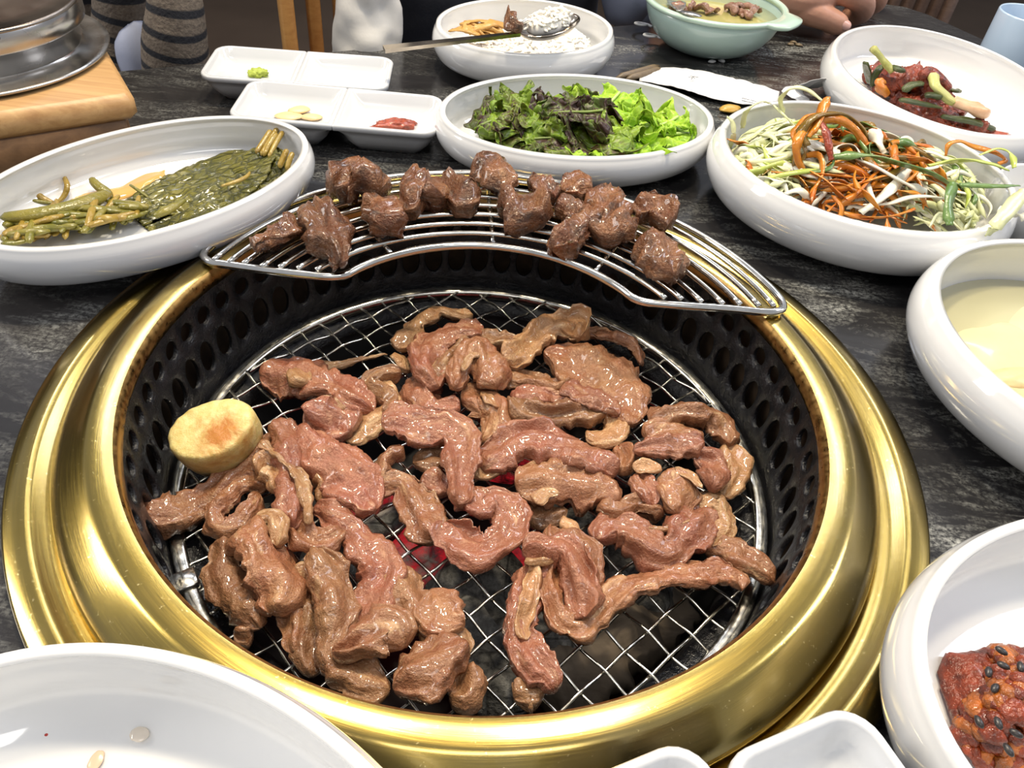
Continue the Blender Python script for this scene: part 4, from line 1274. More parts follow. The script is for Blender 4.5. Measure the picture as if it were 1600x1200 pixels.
# the mass of shreds underneath, too many and too tangled to part
for mat_, nm, cx0, cy0, sx_, sy_, cnt in ((PALE, 'pale_shreds', 1190, 262, 38, 34, 380), (PALE, 'pale_shreds', 1490, 312, 50, 26, 420), (ORANGE, 'sauced_shreds', 1345, 292, 60, 30, 360), (WHITE_S, 'pale_shreds', 1380, 318, 80, 16, 140), (OLIVE, 'sauced_shreds', 1320, 262, 40, 30, 110)):
    mb = MB()
    for i in range(cnt):
        c = atz(rs.gauss(cx0, sx_), rs.gauss(cy0, sy_), .022)
        (cx, cy), r0 = in_dish(c[0], c[1], .80)
        a = rs.uniform(0, math.pi); L = rs.uniform(.008, .020); bend = rs.uniform(-.8, .8)
        P = []
        lift = rs.uniform(-.015, .002)
        for s in (-1, 0, 1):
            (x, y), r = in_dish(cx + math.cos(a + bend * s) * L * s, cy + math.sin(a + bend * s) * L * s, .86)
            P.append((x, y, max(.009, salad_h(r) + lift + rs.uniform(-.003, .003))))
        mb.add(*ribbon(P, rs.uniform(.002, .0046), .0005, 10, i))
    obj(nm, inside(mb, 'salad', .93), mat_, sal)['kind'] = 'stuff'
def S(L, w, m, name, th=.0009):
    obj(name, ribbon(pz(L), w * 1.15, th * .7, 34, int(L[0][0] * 7 + L[0][1]) % 991, .55, False), m, sal)
# strands one can follow in the photograph
S([(1278, 178, .075), (1262, 196, .072), (1246, 222, .066), (1248, 250, .055), (1262, 272, .045)], .0055, ORANGE, 'sauced_strand', .0016)
S([(1292, 152, .086), (1284, 172, .080), (1274, 196, .074), (1262, 214, .068)], .006, ORANGE, 'sauced_strand', .0022)
S([(1262, 228, .064), (1252, 205, .070), (1268, 184, .078), (1300, 176, .078), (1330, 184, .070), (1352, 206, .06), (1362, 236, .048)], .0058, OLIVE, 'sauced_strand', .002)
S([(1270, 190, .074), (1298, 184, .076), (1326, 194, .070), (1346, 216, .06), (1356, 240, .05)], .005, ORANGE, 'sauced_strand', .0018)
S([(1244, 232, .058), (1242, 206, .066), (1256, 184, .074), (1276, 178, .075)], .005, ORANGE, 'sauced_strand', .0018)
S([(1278, 186, .076), (1290, 202, .074), (1296, 228, .066), (1300, 250, .058)], .0048, REDPASTE, 'sauced_strand', .002)
S([(1232, 212, .05), (1252, 238, .05), (1275, 268, .046), (1295, 300, .040)], .008, WHITE_S, 'white_strand', .0022)
S([(1262, 222, .055), (1288, 232, .056), (1312, 240, .054)], .0075, WHITE_S, 'white_strand', .002)
S([(1362, 202, .062), (1372, 218, .060), (1384, 240, .054)], .007, WHITE_S, 'white_strand', .002)
S([(1330, 246, .055), (1370, 262, .058), (1410, 284, .055), (1448, 300, .048)], .0058, WHITE_S, 'white_strand', .0018)
S([(1345, 332, .040), (1372, 312, .047), (1400, 288, .053), (1420, 264, .056)], .0058, WHITE_S, 'white_strand', .0016)
S([(1300, 246, .058), (1350, 242, .062), (1410, 256, .064), (1460, 272, .062), (1490, 292, .056)], .0062, GREEN, 'green_strand', .0012)
S([(1450, 258, .06), (1500, 250, .064), (1550, 256, .063), (1575, 266, .06)], .0055, LIME, 'green_strand', .0012)
S([(1490, 285, .060), (1484, 310, .056), (1482, 335, .050), (1484, 352, .046)], .0062, GREEN, 'green_strand', .0012)
S([(1500, 288, .058), (1545, 290, .060), (1592, 290, .060)], .0042, GREEN, 'green_strand')
S([(1490, 312, .050), (1430, 306, .050), (1385, 318, .044), (1345, 320, .040)], .0038, WHITE_S, 'white_strand')
S([(1600, 296, .068), (1578, 326, .062), (1556, 352, .056), (1542, 368, .048)], .0075, PALE, 'white_strand', .0018)
S([(1560, 326, .055), (1585, 334, .056), (1605, 340, .056)], .006, WHITE_S, 'white_strand', .0016)
S([(1478, 244, .055), (1482, 226, .062), (1500, 220, .064), (1520, 228, .062), (1560, 240, .062), (1572, 250, .060), (1560, 256, .058)], .0032, ORANGE, 'sauced_strand')
S([(1530, 242, .060), (1560, 232, .066), (1580, 240, .066), (1585, 262, .062)], .0035, LIME, 'green_strand')
for L in ([(1224, 176, .05), (1222, 150, .075), (1240, 136, .085), (1262, 140, .085), (1286, 158, .08)], [(1160, 200, .046), (1168, 172, .066), (1190, 158, .074), (1204, 162, .072)], [(1210, 165, .060), (1228, 182, .058), (1240, 196, .052)], [(1168, 220, .042), (1196, 198, .05), (1230, 188, .056)], [(1135, 240, .03), (1146, 212, .046), (1144, 190, .055), (1136, 182, .058)]):
    S(L, .0034, PALE, 'pale_strand')
S([(1135, 217, .046), (1152, 222, .044), (1172, 226, .042)], .0045, ORANGE, 'sauced_strand')
S([(1168, 250, .042), (1172, 260, .04), (1174, 270, .038)], .006, ORANGE, 'sauced_strand')
S([(1205, 268, .044), (1245, 275, .046), (1262, 292, .044)], .0036, ORANGE, 'sauced_strand')
S([(1262, 265, .05), (1290, 282, .05), (1312, 304, .046), (1330, 318, .04)], .0046, ORANGE, 'sauced_strand')
S([(1310, 322, .040), (1340, 300, .048), (1366, 272, .054), (1390, 262, .055)], .0038, ORANGE, 'sauced_strand')
S([(1345, 340, .036), (1390, 338, .040), (1430, 326, .044)], .0034, ORANGE, 'sauced_strand')
S([(1290, 320, .036), (1325, 334, .036), (1365, 342, .036)], .0040, ORANGE, 'sauced_strand')

# ------------------------------------------------------------------ green onion kimchi
ZF[0] = 0.87
KRED = simple('kimchi_seasoning', (0.20, 0.030, 0.008), 0.26, 0, 0.6, 200, 0.9, 480, 0.002, coat=0.3)
KGRN = mat_leafy('kimchi_onion_green', (0.022, 0.036, 0.006, 1), (0.07, 0.09, 0.012, 1), (0.16, 0.12, 0.03, 1), 0.25, 40, 600)
KWHT = mat_leafy('kimchi_onion_white', (0.62, 0.36, 0.20, 1), (0.76, 0.55, 0.36, 1), (0.70, 0.30, 0.12, 1), 0.2, 20, 500, bump=.25)
KYEL = mat_leafy('kimchi_onion_pale_green', (0.42, 0.42, 0.10, 1), (0.55, 0.55, 0.20, 1), (0.45, 0.25, 0.08, 1), 0.25, 40, 600)
kk = thing('green_onion_kimchi', atz(1440, 160, .008), 'bundle of green onion kimchi coated in red seasoning', 'kimchi')
for i, (L, W) in enumerate((([(1362, 112, .016), (1400, 128, .022), (1450, 150, .022), (1510, 178, .016)], [.026, .036, .036, .018]), ([(1372, 122, .020), (1400, 120, .032), (1440, 128, .034), (1475, 146, .026)], [.018, .026, .026, .014]), ([(1395, 150, .014), (1440, 172, .016), (1500, 194, .013), (1555, 205, .010)], [.016, .020, .018, .010]))):
    obj('seasoning', strip(pz(L), W, .016, 640 + i, lump=.0035, fine=1.4), KRED, kk)
_ks = 0
for L, w, m, nm in (
    ([(1352, 98, .050), (1356, 114, .034), (1360, 130, .020)], .0070, KGRN, 'onion_leaf'),
    ([(1362, 74, .062), (1378, 92, .052), (1396, 112, .042)], .0090, KYEL, 'onion_stalk'),
    ([(1396, 104, .045), (1404, 108, .046), (1410, 110, .044)], .009, KGRN, 'onion_leaf'),
    ([(1362, 136, .026), (1368, 116, .036), (1380, 104, .042), (1392, 110, .042)], .0058, KGRN, 'onion_leaf'),
    ([(1440, 114, .046), (1456, 118, .048), (1462, 134, .044), (1478, 152, .036), (1492, 162, .032)], .009, KYEL, 'onion_stalk'),
    ([(1488, 158, .033), (1510, 166, .031), (1530, 174, .028), (1540, 178, .024)], .0125, KWHT, 'onion_bulb'),
    ([(1410, 142, .036), (1424, 132, .042), (1444, 130, .044)], .008, KGRN, 'onion_leaf'),
    ([(1444, 148, .036), (1458, 148, .038), (1470, 152, .036)], .009, KGRN, 'onion_leaf'),
    ([(1404, 156, .030), (1440, 162, .032), (1472, 168, .028)], .0055, KGRN, 'onion_leaf'),
    ([(1470, 182, .022), (1510, 188, .022), (1536, 194, .020)], .008, KGRN, 'onion_leaf'),
    ([(1484, 140, .028), (1492, 142, .028), (1498, 142, .026)], .007, KGRN, 'onion_leaf'),
    ([(1535, 195, .016), (1546, 198, .015), (1552, 200, .013)], .008, KGRN, 'onion_leaf'),
    ([(1378, 122, .038), (1376, 134, .032), (1384, 148, .022)], .010, ORANGE, 'onion_stalk'),
    ([(1438, 120, .046), (1452, 112, .05), (1468, 122, .046), (1484, 140, .036)], .009, KRED, 'seasoning')):
    _ks += 1
    obj(nm, inside(strip(pz(L), [w * .95, w * 1.15, w * 1.0] if len(L) == 3 else [w * .9] + [w * 1.1] * (len(L) - 2) + [w * .85], w * (.5 if nm == 'onion_leaf' else .72), 660 + _ks, lump=.0005, curl=.2, M=20, fine=.35, taper=.3, fold=.4, twist=.1), 'kimchi', .95), m, kk)
solo('kimchi_sauce', strip(pz([(1500, 199, .0085), (1540, 206, .0085), (1590, 210, .0085)]), [.012, .010, .003], .0014, 5, lump=.0003, curl=0, twist=0, fine=.1), REDPASTE, 'thin red sauce run beside the green onion kimchi', 'sauce')

# ------------------------------------------------------------------ broth with white radish slices
ZF[0] = 0.86
n = NT('pale_yellow_broth')
n.color((0.66, 0.62, 0.36, 1)); n.set(Roughness=0.04, Coat_Weight=.4)
YBROTH = n.m
RADISH = simple('pale_radish', (0.62, 0.56, 0.32), 0.3, 0, 0.06, 40, coat=0.3, sss=0.2)
WC = np.array([0.3301, 0.0500, 0]); WR = math.radians(-39.3)
solo('broth', lathe([(0.0, .0078), (0.60, .0078), (0.80, .0110), (0.925, .0165), (0.955, .0195), (0.0, .0195)][::-1], WC, 72, (.104, .0957), WR), YBROTH, 'pale yellow kimchi broth in the bowl at the right edge', 'liquid')
for i, (x, y, r, ro, lab) in enumerate(((1578, 548, (.034, .026, .006), 0.4, 'large pale radish slice showing in the yellow broth'), (1592, 590, (.020, .010, .006), 0.2, 'folded yellowish cabbage piece beside the radish slice'), (1620, 505, (.03, .016, .005), 0.8, 'radish slice farthest back in the yellow broth'))):
    p = atz(x, y, .022)
    p[2] = .0165
    solo('radish_slice', blob(p, r, 70 + i, .14, 1.5, 4, ro), RADISH if i != 1 else GARLIC, lab, 'radish', 'radish slices in the broth')

# ------------------------------------------------------------------ chunky red paste
ZF[0] = 0.90
SEED = simple('black_sesame', (0.02, 0.016, 0.014), 0.35)
CH1 = simple('red_paste_chunk', (0.185, 0.028, 0.006), 0.28, 0, 0.6, 160, 0.8, 420, 0.002, coat=0.25)
CH2 = simple('orange_paste_chunk', (0.34, 0.092, 0.010), 0.28, 0, 0.5, 160, 0.8, 420, 0.002, coat=0.25)
pa = thing('red_paste', atz(1570, 1110, .008), 'chunky dark red paste with black sesame seeds', 'paste')
pc = atz(1582, 1120, .016)
mb = MB(); mb2 = MB()
rs = random.Random(8)
outline = [(1560, 1010), (1520, 1040), (1530, 1075), (1505, 1110), (1488, 1140), (1505, 1180), (1540, 1200), (1600, 1205), (1640, 1150), (1640, 1080), (1620, 1020)]
oc = np.array([atz(x, y, .012)[:2] for x, y in outline]); ocm = oc.mean(0)
for i in range(340):
    k = rs.uniform(0, len(oc)); j = int(k) % len(oc); fr = k - int(k)
    e = oc[j] * (1 - fr) + oc[(j + 1) % len(oc)] * fr
    q = math.sqrt(rs.random())
    x, y = ocm + (e - ocm) * q * .90
    r = rs.uniform(.0022, .0052)
    z = .010 + .018 * (1 - q ** 2.5) * rs.uniform(.55, 1)
    (mb if rs.random() < .55 else mb2).add(*blob((x, y, z), (r, r * rs.uniform(.6, 1), r * .7), i, .3, 1.6, 2, rs.uniform(0, 3)))
v, f, uv = blob((ocm[0], ocm[1], .010), (.018, .022, .008), 12, .3, 2, 4)
mb.add(v, f, uv)
obj('paste_chunks', mb, CH1, pa)['kind'] = 'stuff'
obj('orange_chunks', mb2, CH2, pa)['kind'] = 'stuff'
for (x, y) in ((1565, 1017), (1568, 1040), (1555, 1075), (1580, 1080), (1595, 1042), (1588, 1146), (1576, 1172), (1530, 1128), (1545, 1050), (1560, 1130)):
    p = atz(x, y, .030)
    obj('sesame_seed', blob(p, (.0024, .0014, .0010), x, .05, 1, 2, rs.uniform(0, 3)), SEED, pa)

# crumbs and drops in the near dish
DROP = simple('clear_sauce_drop', (0.70, 0.62, 0.52), 0.05, coat=.6)
p = at(218, 1147, .016); solo('sauce_drop', blob(p, (.0030, .0024, .0006), 2, .2, 1.5, 3), DROP, 'glistening drop in the near dish', 'drop')
p = at(150, 1188, .014); solo('sauce_drop', blob(p, (.0022, .0032, .0005), 3, .2, 1.5, 3), simple('tan_sauce', (0.66, 0.48, 0.33), .2), 'tan sauce smear in the near dish', 'drop')
p = at(73, 1147, .015); solo('chilli_flake', blob(p, (.0008, .0008, .0004), 4, .2, 1.5, 2), simple('red_flake', (0.4, 0.03, 0.02), .4), 'tiny red chilli flake in the near dish', 'flake')

# ------------------------------------------------------------------ raw beef on the grate
WIN = {1: (180, 450), 2: (560, 450), 3: (860, 450), 4: (180, 730), 5: (560, 740), 6: (800, 740)}
SC_ = 0.325
MZ = GZ + 0.0022
def meat_path(win, pts, lift, th):
    ox, oy = WIN[win]
    P, W = [], []
    for q in pts:
        x, y, w = ox + q[0] * SC_, oy + q[1] * SC_, q[2] * SC_
        z = MZ + lift * 0.001 + th / 2 + (q[3] * 0.001 if len(q) > 3 else 0)
        p = at(x, y, z)
        P.append(p); W.append(px2m(p, w))
    return P, W
_ms = [900]
def beef(label, win, pts, lift=0, th=10, mat=None, parts=(), curl=0.5, lump=1.7, twist=.3):
    _ms[0] += 1
    P, W = meat_path(win, pts, lift, th * .001)
    o = solo('beef_strip', strip(P, np.array(W) * 1.40, th * .00080, _ms[0], lump * .00115, twist, curl=curl), mat or RAW, label, 'raw meat', 'raw marinated beef strips on the grate')
    for win2, pts2, lift2, th2, m2, nm in parts:
        _ms[0] += 1
        P, W = meat_path(win2, pts2, lift2 - 1.5, th2 * .001)
        fo_ = obj(nm, strip(P, np.array(W) * 1.35, th2 * .0006, _ms[0], .0016, .3, curl=.5, M=22), m2, o)
        fo_['label'] = 'pale fat' if nm == 'fat' else 'pale stringy sinew'
    return o

# left side
beef('blocky pinkish beef strip nearest the back left rim of the grate', 1, [(695, 420, 170), (800, 415, 200), (900, 425, 180), (990, 460, 150), (1090, 505, 150), (1180, 560, 120), (1240, 595, 60)], 0, 15, RAWR,
     [(1, [(950, 365, 60), (1050, 365, 50), (1170, 342, 30), (1310, 322, 12)], 0, 5, FAT, 'sinew'), (1, [(840, 400, 60), (890, 430, 80), (930, 460, 50)], 12, 6, FAT, 'fat')])
beef('small curled fatty strip just right of the blocky back left strip', 1, [(1378, 410, 40), (1290, 415, 70), (1220, 450, 70), (1300, 500, 80), (1345, 555, 70), (1290, 600, 80)], 6, 9, RAWB,
     [(1, [(1260, 440, 40), (1310, 490, 60), (1345, 545, 60), (1290, 610, 80), (1200, 670, 110), (1120, 745, 70)], 4, 8, FAT, 'fat')])
beef('round beef lump with cream fat, left of the ring shaped strip', 1, [(920, 590, 90), (1000, 640, 190), (1070, 650, 190), (1130, 690, 120)], 6, 15, RAWR,
     [(1, [(960, 560, 70), (1030, 555, 60), (1100, 590, 60)], 14, 6, FAT, 'fat')])
beef('broad strip running down right from the round lump at the left', 1, [(870, 700, 90), (950, 765, 150), (1050, 840, 175), (1150, 930, 185), (1210, 1020, 130), (1242, 1075, 80)], 7, 12, RAWR)
beef('long strip under the mushroom slice that pokes out over the black liner', 1, [(125, 1085, 70), (190, 1095, 130), (290, 1085, 170), (410, 1020, 160), (540, 920, 135), (680, 815, 120), (770, 720, 100), (815, 650, 60)], 2, 11, RAW)
beef('upright strip with a pale sinew down its middle, right of the mushroom slice', 1, [(815, 640, 70), (835, 740, 120), (850, 860, 130), (860, 980, 125), (850, 1080, 115), (850, 1165, 55)], 10, 10, RAWR,
     [(1, [(700, 735, 38), (780, 800, 42), (870, 890, 55), (910, 980, 62), (932, 1060, 40), (930, 1135, 18)], 20, 5, FAT, 'sinew')])
beef('looped strip left of centre with a hole in the middle', 1, [(740, 955, 65), (640, 925, 80), (545, 990, 85), (475, 1090, 85), (505, 1160, 85), (590, 1140, 85), (650, 1065, 70), (690, 985, 40)], 3, 9, RAW, (), .2)
beef('cream lump of fatty beef between the loop and the upright strip', 1, [(690, 900, 80), (740, 850, 140), (790, 900, 120), (780, 990, 80)], 8, 12, FAT)
beef('small pale curl of fatty beef right of the upright strip', 1, [(930, 900, 70), (1000, 910, 90), (1020, 980, 85), (980, 1040, 70)], 4, 8, FAT)
# lower left
beef('dark edged strip on the outer left of the lower left bundle', 4, [(530, 360, 80), (515, 470, 130), (555, 590, 140), (640, 690, 130), (695, 775, 65)], 2, 13, RAWB)
beef('thick broad strip in the lower left bundle', 4, [(640, 280, 140), (690, 390, 225), (745, 500, 225), (780, 610, 190), (755, 710, 110)], 8, 15, RAW,
     [(4, [(670, 250, 90), (755, 240, 80), (795, 310, 70), (780, 380, 40)], 17, 8, FAT, 'fat'), (4, [(860, 480, 60), (915, 495, 45), (880, 540, 30)], 9, 5, FAT, 'sinew')])
beef('narrow pointed strip hanging below the thick one at lower left', 4, [(900, 560, 95), (870, 650, 130), (865, 750, 130), (868, 840, 80), (860, 905, 35)], 4, 9, RAW)
beef('dull strip tucked between the pointed strip and the long one, lower left', 4, [(945, 600, 90), (985, 700, 120), (965, 800, 130), (935, 900, 120), (945, 1010, 110)], 1, 9, RAWB)
beef('long smooth strip falling straight down the lower left bundle', 4, [(960, 400, 110), (1005, 490, 135), (1050, 600, 145), (1070, 700, 145), (1060, 810, 120), (1040, 890, 100), (1085, 965, 60)], 9, 11, RAWB)
beef('strip curving from the left centre down over the coals', 4, [(950, 200, 60), (1050, 235, 110), (1160, 310, 130), (1250, 410, 140), (1285, 510, 140), (1250, 620, 160), (1190, 720, 140), (1160, 795, 80)], 5, 11, RAWR)
beef('knotted strip crossing between the upright and the curving strip', 4, [(845, 240, 90), (880, 320, 115), (960, 375, 120), (1055, 345, 95), (1090, 300, 60)], 7, 9, RAW)
beef('folded lump with a light tip near the brass ring at lower left', 4, [(1040, 890, 90), (1110, 880, 90), (1220, 830, 150), (1330, 800, 190), (1390, 870, 130)], 12, 14, RAW)
beef('darkest reddish strip touching the brass ring at the bottom left', 4, [(1010, 1030, 60), (1110, 1005, 140), (1210, 1050, 170), (1320, 1080, 130)], 4, 12, RAWB)
beef('small scrap of beef at the lower left edge of the grate', 4, [(570, 795, 60), (630, 795, 85), (665, 790, 50)], 0, 8, RAWB)
beef('rough faced strip rising right from the bottom of the grate', 5, [(170, 1040, 130), (250, 1000, 190), (350, 940, 185), (450, 870, 150), (515, 815, 80)], 12, 12, RAW, (), .4, 2.4)
beef('strip descending from the coals to the front bundle', 5, [(195, 440, 110), (235, 550, 140), (270, 670, 140), (290, 770, 100)], 4, 10, RAWB)
beef('wide strip with creamy lower end in the front bundle', 5, [(350, 560, 110), (390, 650, 180), (440, 710, 150), (510, 740, 60)], 9, 10, RAW,
     [(5, [(310, 840, 110), (380, 800, 130), (460, 810, 140), (530, 870, 110)], 6, 10, FAT, 'fat')])
beef('rolled end of beef at the front, just above the brass ring', 5, [(550, 920, 100), (530, 1010, 150), (495, 1070, 150), (435, 1075, 80)], 4, 14, RAWB)
# back centre
beef('reddish arched strip at the back, leftmost of the rear bundle', 2, [(600, 190, 80), (510, 205, 110), (410, 225, 130), (340, 285, 130), (320, 370, 120), (360, 440, 95), (390, 480, 50)], 9, 11, RAWR,
     [(2, [(180, 290, 90), (245, 230, 90), (290, 165, 110), (390, 120, 95), (480, 140, 85), (550, 135, 60)], 3, 11, FAT, 'fat'), (2, [(180, 320, 110), (220, 360, 90), (240, 400, 45)], 3, 9, FAT, 'fat')])
beef('red strip leading forward from the rear bundle with a pale tip', 2, [(310, 400, 130), (300, 500, 135), (350, 570, 130), (440, 580, 105), (490, 590, 60)], 2, 11, RAWR)
beef('brown arched strip in the middle of the rear bundle', 2, [(425, 450, 80), (425, 360, 110), (490, 275, 110), (580, 240, 110), (680, 250, 90), (765, 242, 55)], 7, 10, RAWB)
beef('strip bent like an upturned V at the front of the rear bundle', 2, [(465, 490, 80), (480, 410, 90), (520, 330, 90), (575, 300, 110), (620, 370, 135), (650, 440, 120), (665, 485, 50)], 13, 10, RAW,
     [(2, [(500, 400, 30), (535, 330, 34), (600, 310, 30)], 24, 4, FAT, 'fat')])
beef('short brown strip pointing right from the upturned V', 2, [(680, 435, 110), (770, 430, 110), (850, 430, 85), (930, 460, 80), (1000, 460, 55)], 3, 9, RAWB)
beef('light tan folded strip at the back right of centre', 2, [(690, 340, 90), (760, 310, 110), (820, 250, 100), (880, 200, 115), (980, 185, 125), (1050, 180, 120), (1060, 240, 90)], 11, 12, FAT)
beef('thin tapering tail of beef reaching the back right rim', 2, [(1080, 215, 60), (1180, 225, 85), (1280, 250, 80), (1340, 300, 60), (1357, 365, 22)], 3, 8, RAW)
beef('largest flat slice of beef, right of the rear bundle', 2, [(890, 310, 90), (980, 330, 160), (1080, 370, 225), (1180, 430, 260), (1260, 500, 250), (1305, 590, 180), (1310, 660, 80)], 6, 12, RAW, (), .25,)
beef('red ended strip tucked under the largest flat slice', 2, [(990, 460, 90), (1070, 510, 140), (1160, 545, 150), (1250, 610, 100)], 10, 9, RAWR)
# centre
beef('short wide piece between the n-shaped strip and the rear bundle', 2, [(495, 550, 110), (580, 535, 165), (655, 600, 150), (640, 690, 130), (595, 755, 80)], 3, 11, RAW,
     [(2, [(590, 500, 40), (640, 540, 60), (690, 575, 40)], 13, 5, FAT, 'fat')])
beef('long sausage-like strip lying level across the centre', 2, [(735, 530, 50), (790, 590, 110), (900, 620, 100), (1000, 610, 95), (1100, 600, 90), (1185, 575, 50)], 8, 10, RAWB)
beef('red strip just behind the level one at the centre', 2, [(740, 560, 60), (810, 530, 85), (910, 520, 90), (1010, 530, 70)], 3, 9, RAWR)
beef('pale pinkish flap hanging off the level strip', 2, [(1130, 590, 80), (1215, 615, 90), (1235, 690, 95), (1180, 725, 120), (1095, 690, 100)], 6, 7, FAT)
beef('strip bent like an n at the middle of the grate', 2, [(110, 650, 130), (200, 640, 175), (310, 655, 155), (410, 670, 150), (485, 710, 120), (495, 800, 120), (492, 900, 112), (490, 1000, 100), (480, 1045, 55)], 12, 11, RAWR)
beef('ring shaped strip left of the centre that trails toward the coals', 2, [(215, 770, 90), (130, 810, 75), (85, 870, 80), (115, 940, 90), (200, 930, 95), (245, 985, 140), (290, 1065, 155), (335, 1150, 150), (370, 1215, 100)], 5, 10, RAW, (), .3)
beef('greenish brown piece under the n-shaped strip', 2, [(265, 850, 90), (350, 820, 125), (435, 830, 80)], 2, 8, RAWB)
beef('small red-brown piece in the gap beneath the n-shaped strip', 2, [(300, 920, 90), (390, 950, 95), (455, 985, 55)], 1, 8, RAWR)
beef('big arched slice with white marbling at the centre', 2, [(600, 880, 110), (690, 800, 165), (810, 755, 195), (950, 760, 200), (1080, 800, 185), (1180, 855, 160), (1235, 905, 70)], 8, 12, RAWR,
     [(2, [(590, 920, 90), (620, 850, 110), (690, 800, 60)], 10, 8, FAT, 'fat')])
beef('folded slice with a white fat tag in front of the big arched slice', 2, [(755, 950, 140), (870, 930, 160), (990, 930, 175), (1100, 940, 185), (1195, 975, 120), (1240, 1035, 45)], 7, 12, RAW,
     [(2, [(855, 1035, 60), (900, 990, 50), (965, 985, 25)], 19, 4, FAT, 'fat')])
beef('thin lower flap beneath the slice with the white fat tag', 2, [(800, 1070, 80), (900, 1080, 100), (1005, 1070, 55)], 2, 7, RAWB)
beef('rounded lump at the right end of the big arched slice', 2, [(1250, 760, 80), (1285, 830, 100), (1265, 900, 60)], 6, 11, RAW)
beef('C-shaped strip curled above the red coals', 5, [(550, 70, 100), (590, 150, 130), (670, 130, 120), (730, 210, 130), (715, 310, 135), (620, 365, 140), (510, 340, 165), (435, 270, 120), (420, 230, 50)], 7, 12, RAWR, (), .3)
# right bundle
beef('topmost strip at the back of the right bundle', 3, [(480, 650, 80), (560, 625, 110), (680, 605, 125), (780, 620, 130), (845, 690, 115), (865, 750, 65)], 8, 12, RAW)
beef('second strip from the back of the right bundle', 3, [(465, 730, 100), (555, 690, 105), (650, 700, 110), (735, 740, 55)], 11, 10, RAW)
beef('flat red slab across the right bundle', 3, [(400, 785, 60), (490, 775, 90), (600, 760, 105), (735, 740, 75)], 17, 8, RAWR)
beef('strip with a white fat band at the left of the right bundle', 3, [(425, 900, 80), (450, 960, 80), (480, 1020, 70), (492, 1060, 40)], 9, 10, RAWR,
     [(3, [(395, 860, 55), (460, 850, 60), (535, 880, 45)], 20, 5, FAT, 'fat')])
beef('central crinkled strip of the right bundle', 3, [(560, 880, 120), (610, 960, 165), (610, 1050, 130), (605, 1085, 60)], 12, 11, RAW,
     [(3, [(600, 860, 40), (680, 900, 55), (730, 960, 40)], 22, 4, FAT, 'fat')])
beef('strip folded down the right side of the right bundle', 3, [(690, 800, 70), (775, 840, 110), (795, 920, 105), (770, 975, 60)], 14, 9, RAWR)
beef('fatty cream piece on the far right of the right bundle', 3, [(845, 750, 90), (890, 840, 110), (870, 930, 90), (830, 1000, 60)], 5, 11, FAT)
beef('short plump strip between the right bundle and the centre', 3, [(220, 1065, 105), (310, 1090, 115), (420, 1060, 95), (520, 1080, 80), (545, 1095, 35)], 5, 11, RAW)
# lower right
beef('V-shaped red strip below the right bundle', 6, [(400, 320, 100), (465, 265, 120), (560, 280, 130), (650, 350, 130), (730, 390, 120), (815, 320, 150), (900, 240, 150), (960, 175, 110)], 7, 11, RAWR,
     [(6, [(640, 268, 28), (740, 266, 40), (850, 215, 40)], 16, 4, FAT, 'sinew'), (6, [(880, 150, 90), (990, 130, 110), (1010, 220, 90), (985, 300, 90), (930, 345, 50)], 8, 9, FAT, 'fat')])
beef('small strip end pointing over the grate rim at the right', 6, [(925, 365, 65), (1020, 365, 110), (1110, 420, 120), (1200, 485, 100), (1262, 535, 40)], 5, 10, RAW)
beef('very long thin strip sweeping from the front knot to the right rim', 6, [(190, 400, 80), (165, 500, 90), (190, 620, 90), (250, 720, 110), (325, 735, 120), (420, 660, 120), (540, 545, 130), (650, 510, 125), (780, 490, 125), (900, 475, 115), (1000, 470, 105), (1080, 510, 100), (1105, 565, 55)], 8, 9, RAW, (), .3)
beef('strip with an orange fat edge hanging toward the front of the grate', 6, [(130, 430, 100), (85, 540, 130), (55, 640, 130), (25, 740, 125), (45, 830, 130), (110, 930, 140), (180, 1000, 115), (205, 1055, 55)], 6, 12, RAWR,
     [(6, [(110, 420, 60), (100, 520, 62), (85, 620, 60), (50, 720, 62), (70, 800, 50)], 15, 6, FAT, 'fat')])
beef('bundled strip on top of the knot at the front right', 6, [(50, 380, 80), (150, 360, 130), (250, 370, 125), (310, 440, 135), (330, 540, 145), (345, 630, 115), (350, 690, 45)], 14, 11, RAWR,
     [(6, [(60, 430, 60), (140, 415, 60), (215, 400, 40)], 18, 5, FAT, 'fat')])
beef('strip behind the front right knot, folding over to its right', 6, [(175, 260, 80), (205, 310, 150), (285, 330, 115), (365, 380, 120), (375, 470, 112), (370, 570, 80)], 6, 10, RAW,
     [(6, [(245, 205, 50), (300, 250, 60), (345, 300, 50)], 10, 6, FAT, 'sinew')])
beef('dark brown scrap half hidden by the brass ring at the front', 6, [(10, 1085, 70), (85, 1050, 130), (150, 1080, 90)], 0, 12, RAWB)

# ------------------------------------------------------------------ seared beef on the rack
def seared(label, pts, th, seed, lump=2.3):
    P, W = [], []
    for x, y, w in pts:
        p = at(x, y, RZ + .0030 + th * .0005)
        P.append(p); W.append(px2m(p, w))
    solo('seared_beef', strip(P, np.array(W) * 1.12, th * .001, seed, lump * .001, .35, step=.0018, M=28, curl=.25, fine=1.4, taper=.45), COOKED, label, 'cooked meat', 'seared beef pieces on the rack')
seared('small blackened beef piece at the left end of the rack', [(400, 394, 30), (420, 380, 42), (440, 364, 50), (458, 346, 36)], 13, 701)
seared('long pointed seared piece, second from the left on the rack', [(490, 322, 44), (502, 345, 60), (514, 372, 58), (524, 396, 38), (530, 414, 14)], 15, 702)
seared('largest seared piece at the back left of the rack', [(520, 294, 50), (548, 280, 78), (575, 285, 76), (592, 300, 40)], 20, 703)
seared('squarish seared piece in front of the largest one', [(582, 312, 46), (598, 328, 62), (606, 348, 60), (608, 362, 36)], 16, 704)
